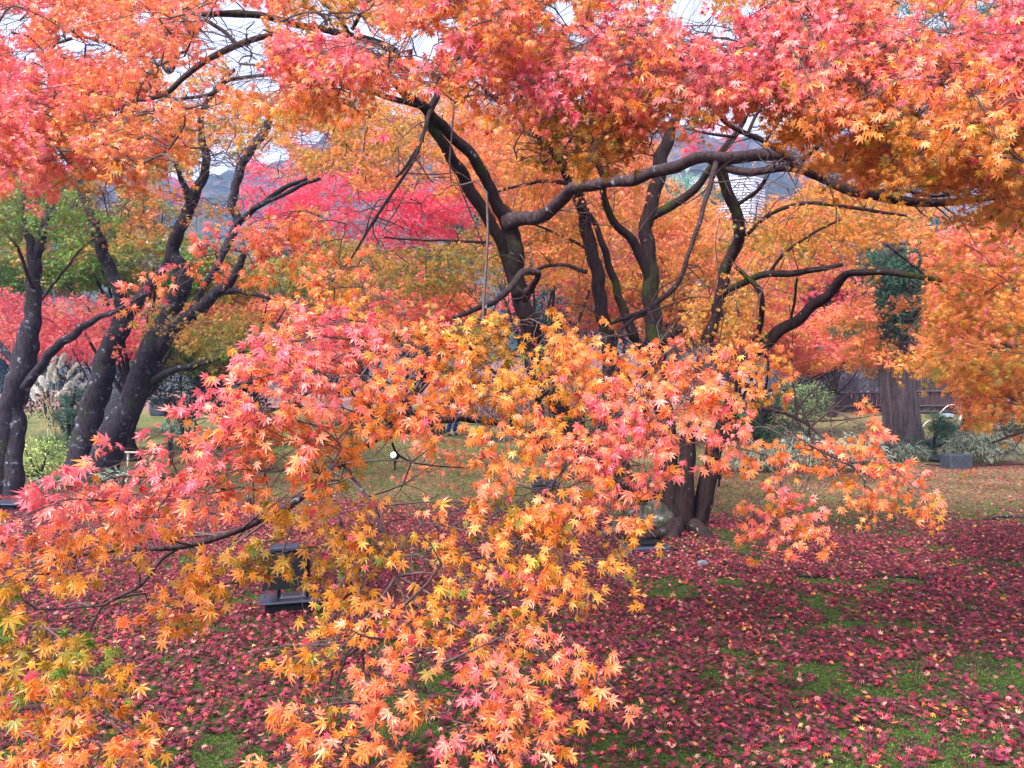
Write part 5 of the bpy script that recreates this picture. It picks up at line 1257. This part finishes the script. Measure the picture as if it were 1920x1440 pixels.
M_plume = plain('plume', (.88, .85, .82), .9, var=.08, spec=.1); M_straw = plain('straw', (.42, .33, .17), .7, var=.2)
tips = [(70, 702), (98, 695), (112, 690), (128, 706), (80, 722), (62, 706), (92, 714), (136, 724), (74, 736), (66, 752), (145, 734), (104, 716), (146, 748), (86, 730), (58, 728), (118, 740), (105, 748)]
for px, py in tips:
    e = P(px, py, b[1] + R.uniform(-.4, .4)); st = b + np.array([R.normal(0, .12), R.normal(0, .1), 0]); mid = st * .45 + e * .55 + np.array([(st[0] - e[0]) * .15, 0, .1]); CC = catmull([st, mid, e], 5)
    so = Geo().tube(CC, np.linspace(.009, .004, len(CC)), 5, 0, cap=False).build('stalk', [M_straw], o, True)
    n = 260; u = R.uniform(0, 1, n); dirn = unit((e - mid)[None])[0]; lx = 1 if e[0] > b[0] else -1
    p = e + dirn * (u * .42 - .04)[:, None] - np.array([-lx * .05, 0, .10])[None] * (u ** 2)[:, None] + R.normal(0, .010, (n, 3))
    ax = unit(dirn[None] * .9 + R.normal(0, .32, (n, 3)) + np.array([.25 * lx, 0, -.2])[None] * u[:, None])
    V, f, C = quads_leaf(p, ax, R.normal(0, 1, (n, 3)), .10 * (1.1 - .5 * u), .022, np.full((n, 3), .8))
    Geo().add(V, f).build('plume', [M_plume], o)

# ------------------------------------------------------------------ bamboo hoops edging the path
M_hoop = plain('split_bamboo', (.62, .57, .47), .5, var=.12)
hoops = [((1648, 826), (1690, 806), .05), ((1722, 815), (1752, 806), .1), ((1756, 812), (1790, 786), .3), ((1760, 800), (1796, 808), .2), ((1798, 804), (1830, 788), .3), ((1799, 805), (1828, 779), .5), ((1836, 794), (1870, 780), .35), ((1834, 802), (1868, 790), .3), ((1905, 792), (1935, 778), .3), ((1890, 806), (1930, 798), .3)]
for i, (a, c, h) in enumerate(hoops):
    A = G(a[0], max(a[1], 795)); B_ = np.array([P(c[0] + 16, 0, A[1] + .5)[0], A[1] + .6, 0]); B_[2] = float(gz(B_[0], B_[1]))
    t = np.linspace(0, 1, 12); apex = .34 + .16 * h
    CC = A + (B_ - A) * t[:, None] + np.stack([0 * t, 0 * t, apex * np.sin(np.pi * t)], -1)
    o = Geo().tube(CC, np.full(12, .020), 6, 0).build('bamboo_hoop', [M_hoop], None, True)
    tagit(o, 'pale split-bamboo hoop edging the moss beyond the white-edged bamboo clump', 'hoop', 'bamboo hoops edging the path')
# straight rail seen beyond the mound and thin bamboo rails at left
o = Geo().tube(np.array([P(1000, 841, 20), P(1060, 841, 20), P(1110, 843, 20)]), np.full(3, .03), 8).build('bamboo_rail', [M_hoop], None, True); 
so = Geo().tube(np.array([P(1062, 840, 20.05), P(1062, 862, 20.05)]), np.full(2, .03), 8).build('post', [M_hoop], o, True); tagit(o, 'low bamboo rail beyond the moss mound beside the blue-grey rock', 'rail')
o = Geo().tube(np.array([P(190, 850, 14.2), P(240, 848, 14.2), P(300, 850, 14.2)]), np.full(3, .018), 8).build('bamboo_rail', [M_hoop], None, True); Geo().tube(np.array([P(240, 848, 14.25), P(240, 888, 14.25)]), np.full(2, .02), 8).build('post', [M_hoop], o, True); tagit(o, 'low bamboo rail right of the leaning maple trunk', 'rail')

# ------------------------------------------------------------------ lamps on the ground
M_black = plain('black_metal', (.006, .007, .010), .55, .0, .2, 40, .2); M_blue = plain('dusty_black_plate', (.022, .030, .06), .42, .0, .3, 30, .6); M_steel = plain('steel', (.45, .46, .5), .35, .8, .1)
M_lens = plain('lamp_glass', (.75, .78, .8), .12, 0, .05, 20, .6)
# the large floodlight
b = G(540, 1150); o = thing('floodlight', b, 'large black floodlight on an open bracket standing among the red leaves', 'lamp')
rz = .28; ca, sa = math.cos(rz), math.sin(rz)
def L3(x, y, z): return b + np.array([x * ca - y * sa, x * sa + y * ca, z])
Geo().box(L3(0, .05, -.02), (.30, .20, .10), 0, rz, bev=.012).build('ballast_box', [M_black], o)
Geo().box(L3(0.01, .05, .085), (.40, .26, .014), 0, rz, bev=.004).build('base_plate', [M_blue], o)
g = Geo().box(L3(.03, .02, .099), (.17, .03, .012), 0, rz, bev=.003)
for x in (-.04, .10): g.tube(np.array([L3(x, .02, .10), L3(x, .02, .122)]), np.full(2, .008), 8)
g.build('bracket_foot', [M_steel], o)
for x in (-.06, .13): Geo().box(L3(x, .03, .10), (.022, .012, .20 if x < 0 else .26), 0, rz, bev=.003).build('bracket_arm', [M_black], o)
g = Geo()
V = np.array([L3(x, y, z) for (x, y, z) in [(-.17, -.10, .19), (.14, -.06, .19), (.14, .20, .21), (-.17, .16, .21), (-.12, -.02, .42), (.11, .0, .42), (.11, .17, .42), (-.12, .14, .42)]])
g.add(V, [np.array([(0, 1, 5, 4), (1, 2, 6, 5), (2, 3, 7, 6), (3, 0, 4, 7), (3, 2, 1, 0), (4, 5, 6, 7)])])
ho = g.build('housing', [M_black], o)
for i in range(7): Geo().box(L3(.142 - i * 0, -.05 + i * .035, .20), (.014, .012, .20), 0, rz, bev=.002).build('cooling_fin', [M_black], ho)
Geo().box(L3(-.02, .06, .425), (.2, .14, .035), 0, rz, bev=.01).build('gear_cover', [M_blue], ho)
CC = catmull([L3(.16, .12, .22), L3(.28, .10, .17), L3(.38, .08, .12), L3(.50, .06, .0)], 5); Geo().tube(CC, np.full(len(CC), .006), 6).build('power_lead', [M_black], o, True)
# black covered lamp right of centre
b = G(1022, 940); o = thing('floodlight', b, 'black floodlight wrapped in crumpled plastic on a short stand beyond the red litter', 'lamp')
Geo().box(b + np.array([.0, 0, -.02]), (.20, .18, .05), 0, .2).build('base_plate', [M_black], o)
Geo().tube(np.array([b, b + np.array([0, 0, .14])]), np.full(2, .022), 8).build('post', [M_black], o, True)
V = np.array([b + np.array(p) for p in [(-.15, -.12, .14), (.08, -.12, .10), (.10, .12, .12), (-.12, .12, .14), (-.20, -.10, .24), (.16, -.11, .22), (.2, .1, .24), (-.16, .12, .25), (-.10, -.06, .33), (.16, -.06, .27), (.16, .06, .27), (-.10, .06, .33)]])
q = [(3, 2, 1, 0)] + [(r * 4 + i, r * 4 + (i + 1) % 4, r * 4 + 4 + (i + 1) % 4, r * 4 + 4 + i) for r in range(2) for i in range(4)] + [(8, 9, 10, 11)]
ho = Geo().add(V, [np.array(q)]).build('wrapped_housing', [plain('black_plastic', (.010, .012, .02), .22, 0, .2, 30, .6)], o)
md = ho.modifiers.new('round', 'SUBSURF'); md.levels = md.render_levels = 2; md.subdivision_type = 'SIMPLE'
tx = bpy.data.textures.new('crumple', 'CLOUDS'); tx.noise_scale = .07; dm = ho.modifiers.new('crumple', 'DISPLACE'); dm.texture = tx; dm.strength = .05; dm.texture_coords = 'GLOBAL'
# black tray with leads by the big maple
b = G(1208, 1032); o = thing('floodlight', b, 'flat black lamp tray lying beside the mossy rock with leads running off', 'lamp')
Geo().box(b + np.array([0, 0, -.02]), (.46, .22, .07), 0, .15, bev=.015).build('tray', [M_blue], o)
Geo().box(b + np.array([.02, .03, .052]), (.3, .15, .03), 0, .15, bev=.008).build('lid', [M_black], o)
b = G(12, 955); o = thing('floodlight', b, 'black box lamp at the foot of the trunk on the left edge', 'lamp')
Geo().box(b + np.array([0, -.05, -.02]), (.5, .25, .10), 0, -.1, bev=.015).build('ballast_box', [M_black], o)
Geo().box(b + np.array([.02, -.05, .082]), (.56, .3, .016), 0, -.1, bev=.004).build('base_plate', [M_blue], o)
# leads
def lead(label, pts, r=.009):
    C = [G(*p) + np.array([0, 0, .018]) for p in pts]; C = catmull(C, 6); C[:, 2] = gz(C[:, 0], C[:, 1]) + .012 + R.normal(0, .002, len(C))
    o = Geo().tube(C, np.full(len(C), r), 7).build('power_cable', [M_black], None, True); return tagit(o, label, 'cable', 'black cables on the leaf litter')
lead('thick black cable curving from the lamp tray over the moss toward the right', [(1130, 1040), (1180, 1045), (1230, 1030), (1280, 1036), (1340, 1052), (1420, 1074)], .013)
lead('second black cable lying close beneath the thick one by the lamp tray', [(1150, 1050), (1200, 1040), (1250, 1038), (1300, 1047), (1360, 1060), (1400, 1064)], .010)
lead('thin black cable half hidden in the litter at right', [(1478, 1081), (1530, 1084), (1580, 1080), (1640, 1082), (1720, 1086), (1850, 1094)], .008)
lead('thin looping cable under the lamp tray', [(1180, 1045), (1240, 1055), (1290, 1060), (1330, 1056), (1370, 1062)], .007)
lead('pale edged irrigation pipe at the foot of the bamboo clump', [(1735, 872), (1790, 876), (1850, 874), (1925, 872)], .016)
# spotlights on the moss
def spot(label, px, py, yaw, k=1.0):
    b = G(px, py); o = thing('garden_spotlight', b, label, 'lamp', 'small spotlights on the moss')
    Geo().tube(np.array([b - np.array([0, 0, .05]), b + np.array([.005, 0, .12 * k])]), np.array([.015, .018]), 8).build('spike', [M_black], o, True)
    Geo().box(b + np.array([.005, 0, .11 * k]), (.05, .05, .06 * k), 0, .2).build('bracket', [M_black], o)
    c = b + np.array([0, 0, .25 * k]); dr = np.array([math.sin(yaw), -math.cos(yaw), .25]); dr /= np.linalg.norm(dr)
    Geo().tube(np.array([c - dr * .10, c - dr * .06, c + dr * .02, c + dr * .055]), np.array([.045, .07, .078, .080]) * k, 20).build('housing', [M_black], o, True)
    le = Geo().tube(np.array([c + dr * .050, c + dr * .062]), np.array([.064, .060]) * k, 20).build('lens', [M_lens], o, True)
spot('small round spotlight on a spike in the moss mound, facing the viewer', 740, 884, -.3)
spot('small round spotlight half hidden behind the leaning stem', 1081, 884, -.2)
spot('dark spotlight on its stand just right of the big maple trunk', 1348, 912, 2.6)

# fallen twigs
def fallen(label, pts, r=.02):
    C = catmull([G(*p) + np.array([0, 0, .025]) for p in pts], 4); o = Geo().tube(C, np.linspace(r, r * .5, len(C)), 7, 0, .1).build('fallen_branch', [M_grey], None, True); tagit(o, label, 'branch', 'fallen branches on the litter')
fallen('curved grey fallen branch on the red litter under the moss mound', [(842, 966), (862, 962), (880, 968)], .022)
fallen('short grey fallen branch just in front of the curved one', [(806, 980), (832, 978)], .018)
fallen('grey fallen branch behind the trunk of the big maple', [(1210, 958), (1240, 948), (1265, 938)], .03)
fallen('pale stick on the moss at far right', [(1846, 978), (1890, 972), (1925, 975)], .02)

# ------------------------------------------------------------------ the walking person
def person():
    d = 23.0; x = P(846, 0, d)[0]; z = float(gz(x, d)); o = thing('person', (x, d, z), 'person in blue trousers and dark jacket walking beyond the moss mound', 'person')
    def skin(name, verts, edges, rad, mat, parent):
        me = bpy.data.meshes.new(name); me.from_pydata(verts, edges, []); me.materials.append(mat); ob = bpy.data.objects.new(name, me); col.objects.link(ob); ob.parent = parent
        ob.modifiers.new('skin', 'SKIN').use_smooth_shade = True
        for i, r in enumerate(rad):
            me.skin_vertices[0].data[i].radius = (r, r) if not isinstance(r, tuple) else r
            me.skin_vertices[0].data[i].use_root = (i == 0)
        m = ob.modifiers.new('sub', 'SUBSURF'); m.levels = m.render_levels = 1
        return ob
    sk = plain('skin_tone', (.55, .33, .24), .5); je = plain('blue_trousers', (.035, .06, .26), .8, var=.3, scale=12); ja = plain('dark_jacket', (.03, .035, .06), .8); ha = plain('dark_hair', (.015, .012, .01), .5); sh = plain('dark_shoe', (.05, .05, .06), .5)
    V = [(0, 0, .90), (0, 0, 1.12), (0, 0, 1.36), (0, .0, 1.46), (0, -.01, 1.55), (0, -.015, 1.64), (-.18, 0, 1.36), (-.24, -.04, 1.12), (-.22, -.16, .92), (.18, 0, 1.36), (.25, .03, 1.12), (.26, -.02, .88), (-.10, 0, .86), (-.12, -.06, .48), (-.12, .06, .09), (-.12, -.08, .05), (.10, 0, .86), (.13, -.14, .50), (.16, -.02, .10), (.22, -.12, .05)]
    E = [(0, 1), (1, 2), (2, 3), (3, 4), (4, 5), (2, 6), (6, 7), (7, 8), (2, 9), (9, 10), (10, 11), (0, 12), (12, 13), (13, 14), (14, 15), (0, 16), (16, 17), (17, 18), (18, 19)]
    rad = [.13, .13, .13, .055, .085, .07, .06, .045, .035, .06, .045, .035, .085, .06, .045, .035, .085, .06, .045, .035]
    bd = skin('body', V, E, rad, sk, o)
    skin('trousers', [V[i] for i in (0, 12, 13, 14, 16, 17, 18)], [(0, 1), (1, 2), (2, 3), (0, 4), (4, 5), (5, 6)], [.15, .105, .085, .075, .105, .085, .075], je, o)
    skin('jacket', [(0, 0, .84)] + [V[i] for i in (1, 2, 6, 7, 8, 9, 10, 11)], [(0, 1), (1, 2), (2, 3), (3, 4), (4, 5), (2, 6), (6, 7), (7, 8)], [.17, .16, .15, .08, .065, .05, .08, .065, .05], ja, o)
    skin('hair', [(0, .015, 1.68), (0, .045, 1.60)], [(0, 1)], [.09, .085], ha, o)
    for a in ((-.12, .06, .04), (.16, -.02, .04)):
        skin('shoe', [a, (a[0] + .02, a[1] - .13, .035)], [(0, 1)], [.05, .04], sh, o)
    Geo().blob((x, d - .10, z + 1.59), (.013, .02, .02), 0, .05, 8).build('nose', [sk], o, True)
    o.rotation_euler = (0, 0, math.radians(70))
person()

# ------------------------------------------------------------------ litter and moss underfoot
def moss_patch(x, y): return .36 * vnoise(x * 1.7 + 3, y * 2.2, 21) + .38 * vnoise(x * 4.6, y * 5.6, 22) + .26 * vnoise(x * 12, y * 12, 23)
def litter_density(x, y):
    base = 1 - .93 * sstep(8.6, 11.5, y + .35 * x + .9 * (vnoise(x * .9, y * .9, 24) - .5)) if False else None
    edge_ = 9.3 + 1.2 * (vnoise(x * .8, y * .6, 24) - .5) - .9 * sstep(1.0, 4.0, x) + .8 * sstep(-1.5, -4, x)
    dn = 1 - .86 * sstep(edge_ - .9, edge_ + 1.3, y)
    m = moss_patch(x, y); openness = sstep(.53, .68, m + .08 * sstep(.2, 2.2, x) * sstep(7.5, 4.5, y) - .05)
    return dn * (1 - .93 * openness)
N = 540000
u = R.random(N); y = np.sqrt(2.2 ** 2 + u * (15.0 ** 2 - 2.2 ** 2)); x = (R.random(N) * 2 - 1) * (y * .72 + 2.4)
keep = R.random(N) < litter_density(x, y) * 1.0; x, y = x[keep], y[keep]; n = len(x)
pos = np.stack([x, y, gz(x, y) + R.uniform(.006, .035, n)], -1)
a = R.uniform(0, 6.28, n); tip = np.stack([np.cos(a), np.sin(a), R.normal(0, .28, n)], -1); nrm = np.stack([R.normal(0, .42, n), R.normal(0, .42, n), np.ones(n)], -1); nrm[R.random(n) < .4] *= -1
pal = np.array([[.20, .020, .045], [.13, .018, .045], [.34, .028, .055], [.075, .016, .028], [.40, .12, .13], [.50, .24, .18], [.62, .20, .04], [.52, .04, .06], [.72, .42, .15]])
ci = R.choice(len(pal), n, p=[.27, .27, .11, .19, .075, .03, .02, .03, .005]); rgb = pal[ci]
sz = .025 * np.clip(R.normal(1, .18, n), .5, 1.4)
near = y < 6.5
g = Geo()
for msk, lod in ((near, 0), (~near, 1)):
    V, f, C = leaves_geo(pos[msk], tip[msk], nrm[msk], sz[msk], None, lod, .28, rgb[msk]); g.add(V, f, 0, C)
o = g.build('fallen_leaves', [M_litter]); tagit(o, 'dark red fallen maple leaves strewn over the moss', 'leaves', kind='stuff')
# moss: tiny upright sprigs
N = 560000
u = R.random(N); y = np.sqrt(2.4 ** 2 + u * (9.5 ** 2 - 2.4 ** 2)); x = (R.random(N) * 2 - 1) * (y * .70 + 1.5)
m = moss_patch(x, y); keep = R.random(N) < (.12 + .88 * sstep(.46, .60, m)) * np.where(y > 6.5, .6, 1); x, y = x[keep], y[keep]; n = len(x)
ax = np.stack([R.normal(0, .6, n), R.normal(0, .6, n), np.ones(n)], -1); tone = np.clip(vnoise(x * 7, y * 7, 31) * .7 + R.uniform(0, .5, n), 0, 1)[:, None]
rgb = (1 - tone) * np.array([.015, .042, .007]) + tone * np.array([.13, .23, .035])
V, f, C = quads_leaf(np.stack([x, y, gz(x, y) - .002], -1), ax, R.normal(0, 1, (n, 3)), R.uniform(.005, .015, n), .007, rgb)
o = Geo().add(V, f, 0, C).build('moss', [M_needle]); tagit(o, 'bright green moss cushions between the fallen leaves', 'moss', kind='stuff')

# ------------------------------------------------------------------ haze
if HAZE > 0:
    me = bpy.data.meshes.new('haze'); x0, x1, y0, y1, z0, z1 = -520, 520, -35, 525, -12, 150
    me.from_pydata([(x, y, z) for z in (z0, z1) for y in (y0, y1) for x in (x0, x1)], [], [(0, 2, 3, 1), (4, 5, 7, 6), (0, 1, 5, 4), (2, 6, 7, 3), (0, 4, 6, 2), (1, 3, 7, 5)])
    hm = bpy.data.materials.new('haze'); hm.use_nodes = True; nt = hm.node_tree; nt.nodes.remove(nt.nodes['Principled BSDF'])
    pv = nt.nodes.new('ShaderNodeVolumePrincipled'); pv.inputs['Density'].default_value = HAZE; pv.inputs['Color'].default_value = (.34, .44, 1.0, 1); pv.inputs['Anisotropy'].default_value = 0.2
    nt.links.new(pv.outputs[0], nt.nodes['Material Output'].inputs['Volume']); me.materials.append(hm)
    o = bpy.data.objects.new('haze', me); col.objects.link(o); tagit(o, kind='stuff')
